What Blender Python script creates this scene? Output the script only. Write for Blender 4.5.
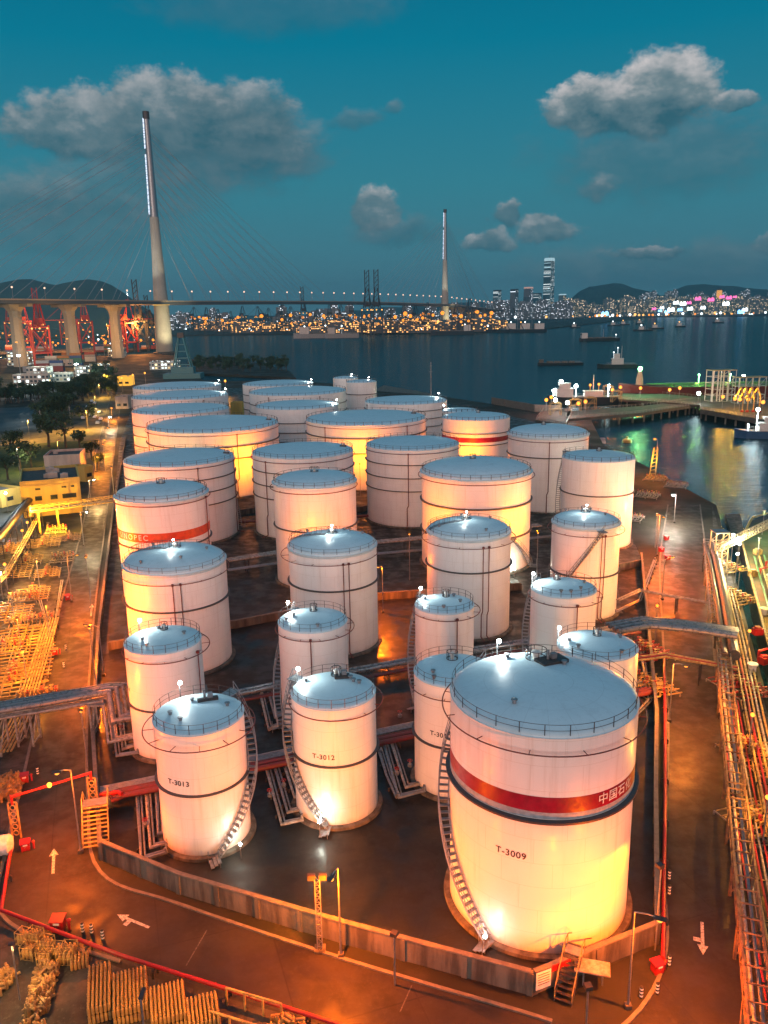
import bpy, math, random
from math import sin, cos, pi, radians as R, atan2, hypot, sqrt
from mathutils import Vector, Matrix
random.seed(7)
for o in list(bpy.data.objects): bpy.data.objects.remove(o)
sc = bpy.context.scene
COL = sc.collection
# ------------------------------------------------------------------ camera
F, PITCH, ROLL, SX, CH = 811.32, 13.938, 1.1997, -12.37, 50.0
cd = bpy.data.cameras.new('camera'); cam = bpy.data.objects.new('camera', cd); COL.objects.link(cam)
cd.sensor_fit = 'VERTICAL'; cd.sensor_height = 24.0; cd.lens = F/1024*24.0
cd.shift_x = -SX/1024; cd.clip_start = 0.5; cd.clip_end = 30000
cam.location = (0, 0, CH)
cam.matrix_world = Matrix.Translation((0,0,CH)) @ Matrix.Rotation(R(90-PITCH), 4, 'X') @ Matrix.Rotation(R(-ROLL), 4, 'Z')
sc.camera = cam
def ray(px, py):
    X = px-384-SX; Y = 512-py; ro = R(ROLL); pt = R(PITCH)
    a = (X*cos(ro)+Y*sin(ro))/F; b = (-X*sin(ro)+Y*cos(ro))/F
    return a, cos(pt)+b*sin(pt), -sin(pt)+b*cos(pt)
def at(px, py, z=0.0):
    "ground position (at height z) of something measured in the photograph"
    x, y, w = ray(px, py); t = (z-CH)/w
    return Vector((x*t, y*t, z))
def dist(px, py, d, z=None):
    x, y, w = ray(px, py); t = d/y
    return Vector((x*t, d, CH+w*t))
def tall(px, py, pytop, z=0.0):
    "height of an upright thing whose foot is at px,py"
    p = at(px, py, z); pt = R(PITCH)
    lo, hi = z, z+400
    for _ in range(50):
        m = (lo+hi)/2; dz = m-CH
        d = p.y*cos(pt)-dz*sin(pt); u = p.y*sin(pt)+dz*cos(pt)
        yy = 512-(p.x/d*F*sin(R(ROLL))+u/d*F*cos(R(ROLL)))
        if yy > pytop: lo = m
        else: hi = m
    return m-z
# ------------------------------------------------------------------ colour management, engine
sc.view_settings.view_transform = 'Standard'; sc.view_settings.look = 'None'
sc.view_settings.exposure = 0; sc.view_settings.gamma = 1
sc.render.engine = 'CYCLES'
sc.cycles.use_denoising = True; sc.cycles.max_bounces = 5; sc.cycles.diffuse_bounces = 2
sc.cycles.glossy_bounces = 3; sc.cycles.transmission_bounces = 2; sc.cycles.volume_bounces = 0
sc.cycles.sample_clamp_indirect = 4; sc.cycles.use_light_tree = True
sc.cycles.caustics_reflective = False; sc.cycles.caustics_refractive = False
# ------------------------------------------------------------------ node helpers
class N:
    def __init__(s, nt): s.nt = nt
    def new(s, t, **k):
        n = s.nt.nodes.new(t)
        for a, b in k.items(): setattr(n, a, b)
        return n
    def put(s, sock, v):
        if isinstance(v, bpy.types.NodeSocket): s.nt.links.new(v, sock)
        elif v is not None:
            if sock.type == 'RGBA' and len(v) == 3: v = (*v, 1)
            sock.default_value = v
    def m(s, op, a, b=None, c=None, clamp=False):
        n = s.new('ShaderNodeMath', operation=op, use_clamp=clamp)
        s.put(n.inputs[0], a); s.put(n.inputs[1], b); s.put(n.inputs[2], c); return n.outputs[0]
    def mix(s, f, a, b, bt='MIX'):
        n = s.new('ShaderNodeMix', data_type='RGBA', blend_type=bt)
        s.put(n.inputs[0], f); s.put(n.inputs[6], a); s.put(n.inputs[7], b); return n.outputs[2]
    def ramp(s, f, pts, interp='LINEAR'):
        n = s.new('ShaderNodeValToRGB'); s.put(n.inputs[0], f); cr = n.color_ramp; cr.interpolation = interp
        while len(cr.elements) < len(pts): cr.elements.new(0.5)
        for e, (p, c) in zip(cr.elements, pts):
            e.position = p; e.color = (*c, 1) if not isinstance(c, (int, float)) else (c, c, c, 1)
        return n.outputs[0]
    def noise(s, vec, scale, detail=3, rough=0.55, dist=0.0, dim='3D', out=0):
        n = s.new('ShaderNodeTexNoise', noise_dimensions=dim)
        s.put(n.inputs['Vector'], vec); n.inputs['Scale'].default_value = scale
        n.inputs['Detail'].default_value = detail; n.inputs['Roughness'].default_value = rough
        n.inputs['Distortion'].default_value = dist; return n.outputs[out]
    def mapr(s, v, a, b, c=0.0, d=1.0, t='SMOOTHSTEP'):
        n = s.new('ShaderNodeMapRange', interpolation_type=t)
        for i, x in enumerate((v, a, b, c, d)): s.put(n.inputs[i], x)
        return n.outputs[0]
    def scale(s, vec, v):
        n = s.new('ShaderNodeVectorMath', operation='MULTIPLY'); s.put(n.inputs[0], vec); n.inputs[1].default_value = v; return n.outputs[0]
# ------------------------------------------------------------------ sky (dusk: the sun is down behind the camera)
SUN_EL, SUN_AZ = 6.0, -100.0       # soft afterglow, direction measured counter-clockwise from +x
w = bpy.data.worlds.new('World'); sc.world = w; w.use_nodes = True
n = N(w.node_tree); w.node_tree.nodes.clear()
tc = n.new('ShaderNodeTexCoord').outputs['Generated']
sep = n.new('ShaderNodeSeparateXYZ'); n.put(sep.inputs[0], tc); vx, vy, vz = sep.outputs
hyp = n.m('SQRT', n.m('ADD', n.m('MULTIPLY', vx, vx), n.m('MULTIPLY', vy, vy)))
el = n.m('DIVIDE', vz, n.m('MAXIMUM', hyp, 0.001))            # tan elevation
az = n.m('ARCTAN2', vx, vy)
sky = n.new('ShaderNodeTexSky', sky_type='NISHITA', sun_disc=False)
sky.sun_elevation = R(1.0); sky.sun_rotation = R(90-SUN_AZ); sky.altitude = 50; sky.air_density = 1.6; sky.dust_density = 1.0; sky.ozone_density = 4
base = n.ramp(n.mapr(el, -0.05, 1.2, t='LINEAR'), [(0.0, (.060, .165, .215)), (0.06, (.066, .195, .255)), (0.15, (.034, .215, .285)),
     (0.27, (.0, .185, .285)), (0.38, (.0, .120, .215)), (0.55, (.02, .17, .29)), (0.8, (.11, .27, .40)), (1.0, (.15, .33, .46))])
base = n.mix(1.0, base, n.mix(1.0, sky.outputs[0], (.0, .012, .018), 'MULTIPLY'), 'ADD')
# pink and violet afterglow low in the sky opposite the view
back = n.m('MULTIPLY', n.mapr(vy, 0.1, -0.9), n.mapr(el, 1.3, 0.0))
base = n.mix(back, base, (.74, .50, .46))
# clouds, each a soft lump with a ragged edge
dis = n.noise(tc, 14.0, 6, 0.62, out=1)
dsep = n.new('ShaderNodeSeparateColor'); n.put(dsep.inputs[0], dis)
du = n.m('MULTIPLY', n.m('SUBTRACT', dsep.outputs[0], 0.5), 0.07)
dv = n.m('MULTIPLY', n.m('SUBTRACT', dsep.outputs[1], 0.5), 0.05)
fine = n.noise(n.scale(tc, (1, 1, 1.7)), 26.0, 6, 0.62)
def cloud(col, px, py, hw, hh, dens, lit):
    x, y, z = ray(px, py); u0 = atan2(x, y); v0 = z/hypot(x, y)
    a, b = hw/F, hh/F
    U = n.m('DIVIDE', n.m('SUBTRACT', n.m('ADD', az, du), u0), a)
    V = n.m('DIVIDE', n.m('SUBTRACT', n.m('ADD', el, dv), v0), b)
    Vb = n.m('MAXIMUM', V, n.m('MULTIPLY', V, -1.25))
    d = n.m('SQRT', n.m('ADD', n.m('MULTIPLY', U, U), n.m('MULTIPLY', Vb, Vb)))
    q = n.m('ADD', n.m('SUBTRACT', 1.35, d), n.m('MULTIPLY', n.m('SUBTRACT', fine, 0.5), 1.1))
    al = n.m('MULTIPLY', n.mapr(q, 0.05, 0.45 if lit > .5 else .9), dens)
    sh = n.m('ADD', n.m('MULTIPLY', V, 0.38), n.m('ADD', n.m('MULTIPLY', n.m('SUBTRACT', fine, 0.5), 1.3), 0.36), clamp=True)
    c = n.ramp(sh, [(0.0, (.03, .12, .165)), (0.45, (.075*(1+lit), .15*(1+.5*lit), .19*(1+.35*lit))), (1.0, (.17+.46*lit, .23+.36*lit, .26+.33*lit))])
    return n.mix(al, col, c)
for c in [(280,10,110,24,.35,0),(660,272,130,26,.55,.0),(75,228,110,32,.5,.12),(120,196,100,34,.55,.15),(20,205,50,24,.5,.15),
          (668,158,115,44,.55,.05),(200,150,110,44,.8,.28),(262,150,56,34,.7,.25),(88,132,56,30,.9,.7),(175,120,56,36,.9,.65),(240,118,42,30,.8,.6),
          (625,108,62,27,.97,1.15),(664,92,34,34,.97,1.15),(588,106,34,20,.95,1.1),(734,101,18,9,.8,.8),(374,212,24,17,.85,.75),(402,232,48,12,.6,.15),(503,218,13,11,.8,.6),(488,241,20,9,.8,.7),
          (550,229,30,11,.85,.8),(592,188,16,11,.7,.5),(650,252,30,7,.8,.7),(764,245,16,7,.7,.6),(357,120,22,10,.5,.2),(392,108,10,9,.5,.3)]:
    base = cloud(base, *c)
bg = n.new('ShaderNodeBackground'); n.put(bg.inputs[0], base); bg.inputs[1].default_value = 1.0
out = n.new('ShaderNodeOutputWorld'); n.put(out.inputs[0], bg.outputs[0])
# one very soft low "sun": the last afterglow
sd = bpy.data.lights.new('sun', 'SUN'); sd.energy = 1.35; sd.angle = R(40); sd.color = (1.0, .72, .60)
so = bpy.data.objects.new('sun', sd); COL.objects.link(so)
dv_ = Vector((cos(R(SUN_AZ))*cos(R(SUN_EL)), sin(R(SUN_AZ))*cos(R(SUN_EL)), sin(R(SUN_EL))))
so.rotation_euler = dv_.to_track_quat('Z', 'Y').to_euler()
# ------------------------------------------------------------------ materials
MATS = {}
def mat(name, c, rough=.6, metal=0.0, c2=None, scale=2.0, bump=0.0, spec=.5, amount=(.35,.65), streak=False, coat=0.0, bscale=None):
    if name in MATS: return MATS[name]
    m = bpy.data.materials.new(name); m.use_nodes = True; nn = N(m.node_tree); b = m.node_tree.nodes['Principled BSDF']
    tcc = nn.new('ShaderNodeTexCoord').outputs['Object']
    if c2 is None: c2 = tuple(x*.72 for x in c)
    v = nn.scale(tcc, (1, 1, .12)) if streak else tcc
    f = nn.mapr(nn.noise(v, scale, 5, .6), amount[0], amount[1])
    nn.put(b.inputs['Base Color'], nn.mix(f, c, c2))
    nn.put(b.inputs['Roughness'], nn.mapr(nn.noise(tcc, scale*1.7, 3), .3, .7, max(.02, rough-.08), min(1, rough+.1)))
    b.inputs['Metallic'].default_value = metal; b.inputs['Specular IOR Level'].default_value = spec
    if coat: b.inputs['Coat Weight'].default_value = coat
    if bump:
        bp = nn.new('ShaderNodeBump'); bp.inputs['Strength'].default_value = bump; bp.inputs['Distance'].default_value = .1
        nn.put(bp.inputs['Height'], nn.noise(tcc, bscale or scale*4, 4)); nn.put(b.inputs['Normal'], bp.outputs[0])
    MATS[name] = m; return m
def emit(name, c, s):
    if name in MATS: return MATS[name]
    m = bpy.data.materials.new(name); m.use_nodes = True; nn = N(m.node_tree); m.node_tree.nodes.clear()
    e = nn.new('ShaderNodeEmission'); nn.put(e.inputs[0], c); e.inputs[1].default_value = s
    o = nn.new('ShaderNodeOutputMaterial'); nn.put(o.inputs[0], e.outputs[0])
    m.cycles.emission_sampling = 'NONE' if s < 200 else 'AUTO'
    MATS[name] = m; return m
def windows(name, wall, lit, strength, cw=3.2, chh=3.4, frac=.35, lit2=None, glass=(.02,.05,.07)):
    "building wall with a grid of windows of which some are lit"
    if name in MATS: return MATS[name]
    m = bpy.data.materials.new(name); m.use_nodes = True; nn = N(m.node_tree); b = m.node_tree.nodes['Principled BSDF']
    g = nn.new('ShaderNodeNewGeometry').outputs['Position']; sp = nn.new('ShaderNodeSeparateXYZ'); nn.put(sp.inputs[0], g)
    h = nn.m('DIVIDE', nn.m('ADD', sp.outputs[0], nn.m('MULTIPLY', sp.outputs[1], 1.0)), cw); v = nn.m('DIVIDE', sp.outputs[2], chh)
    cmb = nn.new('ShaderNodeCombineXYZ'); nn.put(cmb.inputs[0], nn.m('FLOOR', h)); nn.put(cmb.inputs[1], nn.m('FLOOR', v))
    oi = nn.new('ShaderNodeObjectInfo'); nn.put(cmb.inputs[2], nn.m('MULTIPLY', oi.outputs['Random'], 57.0))
    wn = nn.new('ShaderNodeTexWhiteNoise'); nn.put(wn.inputs[0], cmb.outputs[0])
    fh = nn.m('FRACT', h); fv = nn.m('FRACT', v)
    win = nn.m('MULTIPLY', nn.m('MULTIPLY', nn.m('GREATER_THAN', fh, .2), nn.m('LESS_THAN', fh, .85)), nn.m('MULTIPLY', nn.m('GREATER_THAN', fv, .3), nn.m('LESS_THAN', fv, .85)))
    on = nn.m('MULTIPLY', win, nn.m('GREATER_THAN', wn.outputs[0], 1-frac))
    nn.put(b.inputs['Base Color'], nn.mix(win, wall, glass)); b.inputs['Roughness'].default_value = .5
    s2 = nn.new('ShaderNodeSeparateColor'); nn.put(s2.inputs[0], wn.outputs[1])
    nn.put(b.inputs['Emission Color'], nn.mix(nn.m('GREATER_THAN', s2.outputs[0], .6), lit, lit2 or lit))
    nn.put(b.inputs['Emission Strength'], nn.m('MULTIPLY', on, nn.m('MULTIPLY', s2.outputs[1], strength*2)))
    m.cycles.emission_sampling = 'NONE'
    MATS[name] = m; return m
def tankpaint(name, c, dirt, seams=True):
    m = bpy.data.materials.new(name); m.use_nodes = True; nn = N(m.node_tree); b = m.node_tree.nodes['Principled BSDF']
    g = nn.new('ShaderNodeTexCoord').outputs['Object']
    col = nn.mix(nn.m('MULTIPLY', nn.mapr(nn.noise(nn.scale(g, (1,1,.06)), 1.6, 5, .65), .50, .78), .42), c, dirt)      # run-off streaks
    col = nn.mix(nn.m('MULTIPLY', nn.mapr(nn.noise(g, .35, 4), .45, .75), .3), col, tuple(x*.8 for x in c))
    sp = nn.new('ShaderNodeSeparateXYZ'); nn.put(sp.inputs[0], g)
    low = nn.m('MULTIPLY', nn.mapr(nn.m('ADD', sp.outputs[2], nn.noise(nn.scale(g,(2,2,.4)), 1.2, 4)), 1.5, .6), .5)
    col = nn.mix(low, col, (.30, .25, .19))
    if seams:   # plate courses
        fz = nn.m('FRACT', nn.m('DIVIDE', sp.outputs[2], 2.1))
        ln = nn.m('LESS_THAN', fz, .018)
        ang = nn.m('ARCTAN2', sp.outputs[1], sp.outputs[0]); crs = nn.m('FLOOR', nn.m('DIVIDE', sp.outputs[2], 2.1))
        fa = nn.m('FRACT', nn.m('ADD', nn.m('MULTIPLY', ang, 1.9), nn.m('MULTIPLY', crs, .37)))
        ln = nn.m('MAXIMUM', ln, nn.m('LESS_THAN', fa, .010))
        col = nn.mix(nn.m('MULTIPLY', ln, .42), col, dirt)
    if not seams:   # radial and ring plate laps of a roof, faint ponding stains
        ang = nn.m('ARCTAN2', sp.outputs[1], sp.outputs[0]); rad = nn.m('SQRT', nn.m('ADD', nn.m('MULTIPLY', sp.outputs[0], sp.outputs[0]), nn.m('MULTIPLY', sp.outputs[1], sp.outputs[1])))
        l1 = nn.m('LESS_THAN', nn.m('FRACT', nn.m('MULTIPLY', ang, 3.5)), .03); l2 = nn.m('LESS_THAN', nn.m('FRACT', nn.m('DIVIDE', rad, 2.4)), .025)
        col = nn.mix(nn.m('MULTIPLY', nn.m('MAXIMUM', l1, l2), .4), col, dirt)
        col = nn.mix(nn.m('MULTIPLY', nn.mapr(nn.noise(g, .55, 5, .65), .55, .68), .35), col, tuple(x*1.1 for x in dirt))
    nn.put(b.inputs['Base Color'], col); nn.put(b.inputs['Roughness'], nn.mapr(nn.noise(g, 1.1, 4), .3, .7, .3, .48))
    bp = nn.new('ShaderNodeBump'); bp.inputs['Strength'].default_value = .25; bp.inputs['Distance'].default_value = .05
    nn.put(bp.inputs['Height'], nn.noise(g, .9, 3)); nn.put(b.inputs['Normal'], bp.outputs[0])
    MATS[name] = m; return m
PAINT = tankpaint('white_tank_paint', (.85,.82,.80), (.56,.47,.40))
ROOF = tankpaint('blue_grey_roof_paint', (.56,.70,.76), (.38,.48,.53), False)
STEEL = mat('dark_steel', (.035,.04,.05), .5, .3, c2=(.07,.05,.04), scale=3)
GALV = mat('galvanised_steel', (.30,.31,.33), .42, .6, scale=2.5)
RUST = mat('maroon_pipe_paint', (.15,.018,.022), .5, 0, c2=(.12,.03,.02), scale=2)
REDP = mat('red_pipe_paint', (.36,.012,.012), .4, 0, scale=1.5)
YEL = mat('yellow_pipe_paint', (.48,.33,.10), .5, 0, scale=1.5, c2=(.22,.14,.06)); RST = mat('rusty_rack_steel', (.26,.15,.08), .65, .1, scale=1.2, c2=(.10,.06,.04)); CLAD = mat('polished_pipe_cladding', (.24,.235,.24), .3, .45, scale=1.0, c2=(.20,.20,.205), bscale=.1)
PIPE = mat('grey_pipe_paint', (.40,.38,.36), .45, .2, scale=2, c2=(.22,.18,.15))
CONC = mat('stained_concrete', (.15,.13,.105), .8, 0, c2=(.05,.043,.036), scale=.9, bump=.3, streak=True)
KERBM = mat('kerb_concrete', (.17,.15,.13), .8, 0, scale=1.5, bump=.2)
WHITEM = mat('white_machine_paint', (.65,.65,.62), .5, 0, scale=2)
YCYL = mat('gas_cylinder_paint', (.40,.24,.07), .5, 0, c2=(.16,.09,.04), scale=1.2)
BLACKM = mat('black_rubber', (.02,.02,.022), .6)
GIRD = mat('girder_paint', (.05,.06,.075), .5, .2, c2=(.09,.07,.06), scale=3)
BANDW = mat('grey_band_paint', (.34,.40,.46), .5)
BANDR = mat('crimson_band_paint', (.30,.006,.03), .42, scale=1.2)
BANDO = mat('orange_red_band_paint', (.72,.07,.02), .42, scale=1.2)
LETW = mat('white_lettering', (.82,.80,.78), .5); LETK = mat('black_lettering', (.02,.02,.025), .5)
def ground_mat(name, c1, c2, c3, sc_, rough=(.25,.7), bump=.3, crack=0.0, spec=.22, joint=0.0):
    m = bpy.data.materials.new(name); m.use_nodes = True; nn = N(m.node_tree); b = m.node_tree.nodes['Principled BSDF']
    g = nn.new('ShaderNodeTexCoord').outputs['Object']
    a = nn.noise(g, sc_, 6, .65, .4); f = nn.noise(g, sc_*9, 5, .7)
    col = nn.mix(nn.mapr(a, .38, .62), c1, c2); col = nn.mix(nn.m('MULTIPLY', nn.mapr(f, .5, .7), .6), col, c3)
    if crack:
        vo = nn.new('ShaderNodeTexVoronoi', feature='DISTANCE_TO_EDGE'); nn.put(vo.inputs['Vector'], g); vo.inputs['Scale'].default_value = crack
        col = nn.mix(nn.m('MULTIPLY', nn.m('LESS_THAN', vo.outputs[0], .012), .5), col, tuple(x*.3 for x in c1))
    if joint:      # slab joints and tar lines
        rt = nn.new('ShaderNodeMapping'); rt.inputs['Rotation'].default_value = (0,0,R(-18)); nn.put(rt.inputs[0], g)
        sp = nn.new('ShaderNodeSeparateXYZ'); nn.put(sp.inputs[0], rt.outputs[0])
        ln = nn.m('MAXIMUM', nn.m('LESS_THAN', nn.m('FRACT', nn.m('DIVIDE', sp.outputs[0], joint)), .014), nn.m('LESS_THAN', nn.m('FRACT', nn.m('DIVIDE', sp.outputs[1], joint*1.3)), .011))
        col = nn.mix(nn.m('MULTIPLY', ln, .7), col, tuple(x*.35 for x in c1))
        pt = nn.new('ShaderNodeTexWhiteNoise'); cb = nn.new('ShaderNodeCombineXYZ'); nn.put(cb.inputs[0], nn.m('FLOOR', nn.m('DIVIDE', sp.outputs[0], joint))); nn.put(cb.inputs[1], nn.m('FLOOR', nn.m('DIVIDE', sp.outputs[1], joint*1.3))); nn.put(pt.inputs[0], cb.outputs[0])
        col = nn.mix(nn.m('MULTIPLY', pt.outputs[0], .35), col, c3)
    nn.put(b.inputs['Base Color'], col); b.inputs['Specular IOR Level'].default_value = spec
    nn.put(b.inputs['Roughness'], nn.mapr(nn.noise(g, sc_*2.2, 5, .6), .36, .62, rough[0], rough[1]))
    bp = nn.new('ShaderNodeBump'); bp.inputs['Strength'].default_value = bump; bp.inputs['Distance'].default_value = .04
    nn.put(bp.inputs['Height'], f); nn.put(b.inputs['Normal'], bp.outputs[0]); MATS[name] = m; return m
GROUND = ground_mat('open_ground', (.030,.028,.022), (.02,.02,.015), (.05,.044,.034), .03, (.6,.9))
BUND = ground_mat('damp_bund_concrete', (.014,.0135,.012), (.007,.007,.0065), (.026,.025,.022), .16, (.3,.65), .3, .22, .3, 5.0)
ASPH = ground_mat('worn_asphalt', (.032,.025,.019), (.017,.014,.011), (.042,.034,.026), .22, (.42,.7), .35, 0, .25, 9.0)
SLAB = ground_mat('storage_slab', (.055,.050,.045), (.03,.028,.025), (.09,.08,.07), .3, (.5,.85), .3, .15)
GRASS = ground_mat('grass_verge', (.030,.05,.012), (.06,.075,.02), (.02,.035,.01), .5, (.8,.95))
SAND = ground_mat('pale_path', (.13,.11,.07), (.09,.075,.05), (.16,.13,.08), .2, (.7,.9))
MARK = mat('road_marking_paint', (.62,.60,.52), .7, 0, c2=(.22,.2,.17), scale=6)
FOREST = ground_mat('wooded_hill', (.018,.045,.045), (.03,.06,.055), (.02,.03,.03), .012, (.85,1), 1)  # bluish haze tint is put into the foliage colour
# water
wm = bpy.data.materials.new('sea_water'); wm.use_nodes = True; nn = N(wm.node_tree); b = wm.node_tree.nodes['Principled BSDF']
g = nn.new('ShaderNodeTexCoord').outputs['Object']
wcol = nn.mix(nn.mapr(nn.noise(nn.scale(g,(1,3,1)), .004, 4), .35, .7), (.001,.022,.030), (.002,.036,.044))
nn.put(b.inputs['Base Color'], wcol); b.inputs['Roughness'].default_value = .6; b.inputs['Specular IOR Level'].default_value = 0
h1 = nn.noise(nn.scale(g,(.6,1.5,1)), .22, 4, .6, .6); h2 = nn.noise(nn.scale(g,(.5,1.4,1)), 1.3, 3, .6)
bp = nn.new('ShaderNodeBump'); bp.inputs['Strength'].default_value = .85; bp.inputs['Distance'].default_value = .8
nn.put(bp.inputs['Height'], nn.m('ADD', h1, nn.m('MULTIPLY', h2, .22))); nn.put(b.inputs['Normal'], bp.outputs[0])
gl_ = nn.new('ShaderNodeBsdfGlossy'); gl_.inputs['Roughness'].default_value = .13; nn.put(gl_.inputs['Color'], (.75,.92,1.0)); nn.put(gl_.inputs['Normal'], bp.outputs[0])
fr_ = nn.new('ShaderNodeFresnel'); fr_.inputs[0].default_value = 1.33; ms_ = nn.new('ShaderNodeMixShader'); nn.put(ms_.inputs[0], nn.m('MINIMUM', fr_.outputs[0], .27))
nn.put(ms_.inputs[1], b.outputs[0]); nn.put(ms_.inputs[2], gl_.outputs[0]); nn.put([q for q in wm.node_tree.nodes if q.type == 'OUTPUT_MATERIAL'][0].inputs[0], ms_.outputs[0])
# lamps
SOD = (1.0, .15, .002); WHT = (.92, 1.0, .95)
E_SOD = emit('sodium_lamp_glass', (1.0,.36,.05), 2.6); E_WHT = emit('white_lamp_glass', (.88,1.0,.95), 70)
E_SODF = emit('far_sodium_glow', (1.0,.30,.03), 2.0); E_YELF = emit('far_yellow_glow', (1.0,.50,.12), 2.4); E_WHTF = emit('far_white_glow', (.85,.97,1.0), 4.0)
E_PINK = emit('pink_sign_glow', (1.0,.16,.45), 2.2); E_GRN = emit('green_lamp_glass', (.25,1.0,.35), 40); E_RED = emit('red_beacon', (1,.05,.02), 8); E_BLU = emit('blue_sign_glow', (.2,.5,1.0), 5)
# ------------------------------------------------------------------ mesh builder
class MB:
    def __init__(s): s.v = []; s.f = []
    def add(s, vs, fs):
        o = len(s.v); s.v += [tuple(q) for q in vs]; s.f += [tuple(i+o for i in f) for f in fs]; return s
    def box(s, c, d, rz=0.0, M=None):
        x, y, z = d[0]/2, d[1]/2, d[2]/2
        vs = [Vector((a*x, b_*y, e*z)) for a in (-1,1) for b_ in (-1,1) for e in (-1,1)]
        Rm = M or Matrix.Rotation(rz, 3, 'Z')
        vs = [Rm @ q + Vector(c) for q in vs]
        return s.add(vs, [(0,1,3,2),(4,6,7,5),(0,4,5,1),(2,3,7,6),(0,2,6,4),(1,5,7,3)])
    def bar(s, a, b_, w, h=None):
        "square-section bar from a to b"
        a = Vector(a); b_ = Vector(b_); d = b_-a; L = d.length
        if L < 1e-6: return s
        M = d.to_track_quat('X', 'Z').to_matrix()
        return s.box((a+b_)/2, (L, w, h or w), M=M)
    def tube(s, pts, r, seg=8, cap=True, closed=False):
        pts = [Vector(p) for p in pts]; n_ = len(pts); rings = []; up = None
        rr = r if isinstance(r, (list, tuple)) else [r]*n_
        for i, p in enumerate(pts):
            if closed: t = pts[(i+1) % n_]-pts[i-1]
            elif i == 0: t = pts[1]-p
            elif i == n_-1: t = p-pts[i-1]
            else: t = (pts[i+1]-p).normalized()+(p-pts[i-1]).normalized()
            if t.length < 1e-9: t = Vector((0,0,1))
            t.normalize()
            if up is None: up = t.orthogonal()
            up = (up-t*up.dot(t));
            if up.length < 1e-5: up = t.orthogonal()
            up.normalize(); sd_ = t.cross(up)
            k = 1.0
            if 0 < i < n_-1 and not closed:
                cs = (pts[i+1]-p).normalized().dot(t); k = 1/max(cs, .5)
            rings.append([p+(up*cos(2*pi*j/seg)+sd_*sin(2*pi*j/seg))*rr[i]*k for j in range(seg)])
        vs = [q for rg in rings for q in rg]; fs = []
        m_ = n_ if closed else n_-1
        for i in range(m_):
            for j in range(seg):
                a0 = i*seg+j; a1 = i*seg+(j+1) % seg; b0 = ((i+1) % n_)*seg+j; b1 = ((i+1) % n_)*seg+(j+1) % seg
                fs.append((a0, a1, b1, b0))
        if cap and not closed: fs.append(tuple(range(seg))[::-1]); fs.append(tuple(range((n_-1)*seg, n_*seg)))
        return s.add(vs, fs)
    def lathe(s, prof, seg=48, c=(0,0,0), cap0=False, cap1=False):
        vs = []; fs = []
        for (r_, z_) in prof:
            for j in range(seg): vs.append((c[0]+r_*cos(2*pi*j/seg), c[1]+r_*sin(2*pi*j/seg), c[2]+z_))
        for i in range(len(prof)-1):
            for j in range(seg): fs.append((i*seg+j, i*seg+(j+1)%seg, (i+1)*seg+(j+1)%seg, (i+1)*seg+j))
        if cap0: fs.append(tuple(range(seg))[::-1])
        if cap1: fs.append(tuple(range((len(prof)-1)*seg, len(prof)*seg)))
        return s.add(vs, fs)
    def ring(s, r, z, t=.05, seg=48, c=(0,0), ts=6):
        return s.tube([(c[0]+r*cos(2*pi*j/seg), c[1]+r*sin(2*pi*j/seg), z) for j in range(seg)], t, ts, closed=True)
    def prism(s, poly, z0, z1):
        n_ = len(poly); vs = [(p[0], p[1], z0) for p in poly]+[(p[0], p[1], z1) for p in poly]
        ar = sum(poly[i][0]*poly[(i+1)%n_][1]-poly[(i+1)%n_][0]*poly[i][1] for i in range(n_))
        fs = [tuple(range(n_))[::-1], tuple(range(n_, 2*n_))]+[(i, (i+1)%n_, n_+(i+1)%n_, n_+i) for i in range(n_)]
        if ar < 0: fs = [f[::-1] for f in fs]
        return s.add(vs, fs)
    def sphere(s, c, r, seg=10, rg=6, sq=1.0):
        prof = [(max(r*sin(pi*i/rg), .001*r), -r*cos(pi*i/rg)*sq) for i in range(rg+1)]
        return s.lathe(prof, seg, c)
    def build(s, name, m, parent=None, loc=None, smooth=False, ang=35):
        me = bpy.data.meshes.new(name); me.from_pydata(s.v, [], s.f); me.update()
        if smooth:
            me.polygons.foreach_set('use_smooth', [True]*len(me.polygons)); me.set_sharp_from_angle(angle=R(ang))
        me.materials.append(m); o = bpy.data.objects.new(name, me); COL.objects.link(o)
        if parent is not None: o.parent = parent
        if loc is not None: o.location = loc
        return o
def tag(o, label=None, cat=None, group=None, kind=None):
    if label: o['label'] = label
    if cat: o['category'] = cat
    if group: o['group'] = group
    if kind: o['kind'] = kind
    return o
def thing(name, loc, label, cat, group=None, rz=0.0):
    o = bpy.data.objects.new(name, None); COL.objects.link(o); o.location = loc; o.rotation_euler = (0,0,rz); o.empty_display_size = .3
    return tag(o, label, cat, group)
def dup(root, loc, rz=0.0, label=None, group=None, scale=None):
    r_ = root.copy(); COL.objects.link(r_); r_.location = loc; r_.rotation_euler = (0,0,rz)
    if scale: r_.scale = scale if isinstance(scale, tuple) else (scale,)*3
    if label: r_['label'] = label
    if group: r_['group'] = group
    for ch in list(root.children):
        c_ = ch.copy(); COL.objects.link(c_); c_.parent = r_
        for g_ in ch.children:
            d_ = g_.copy(); COL.objects.link(d_); d_.parent = c_
    return r_
def struct(name, mb, m, smooth=False): return tag(mb.build(name, m, smooth=smooth), kind='structure')
def light(kind, loc, energy, color, parent, size=.15, spot=None, aim=None, blend=.5):
    ld = bpy.data.lights.new('bulb_light', kind); ld.energy = energy; ld.color = color
    ld.shadow_soft_size = size
    if kind == 'SPOT': ld.spot_size = R(spot); ld.spot_blend = blend
    lo = bpy.data.objects.new('bulb_light', ld); COL.objects.link(lo); lo.parent = parent; lo.location = loc
    if aim is not None: lo.rotation_euler = Vector(aim).to_track_quat('-Z', 'Y').to_euler()
    return lo
def lerp(a, b_, t): return Vector(a)*(1-t)+Vector(b_)*t
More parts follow.
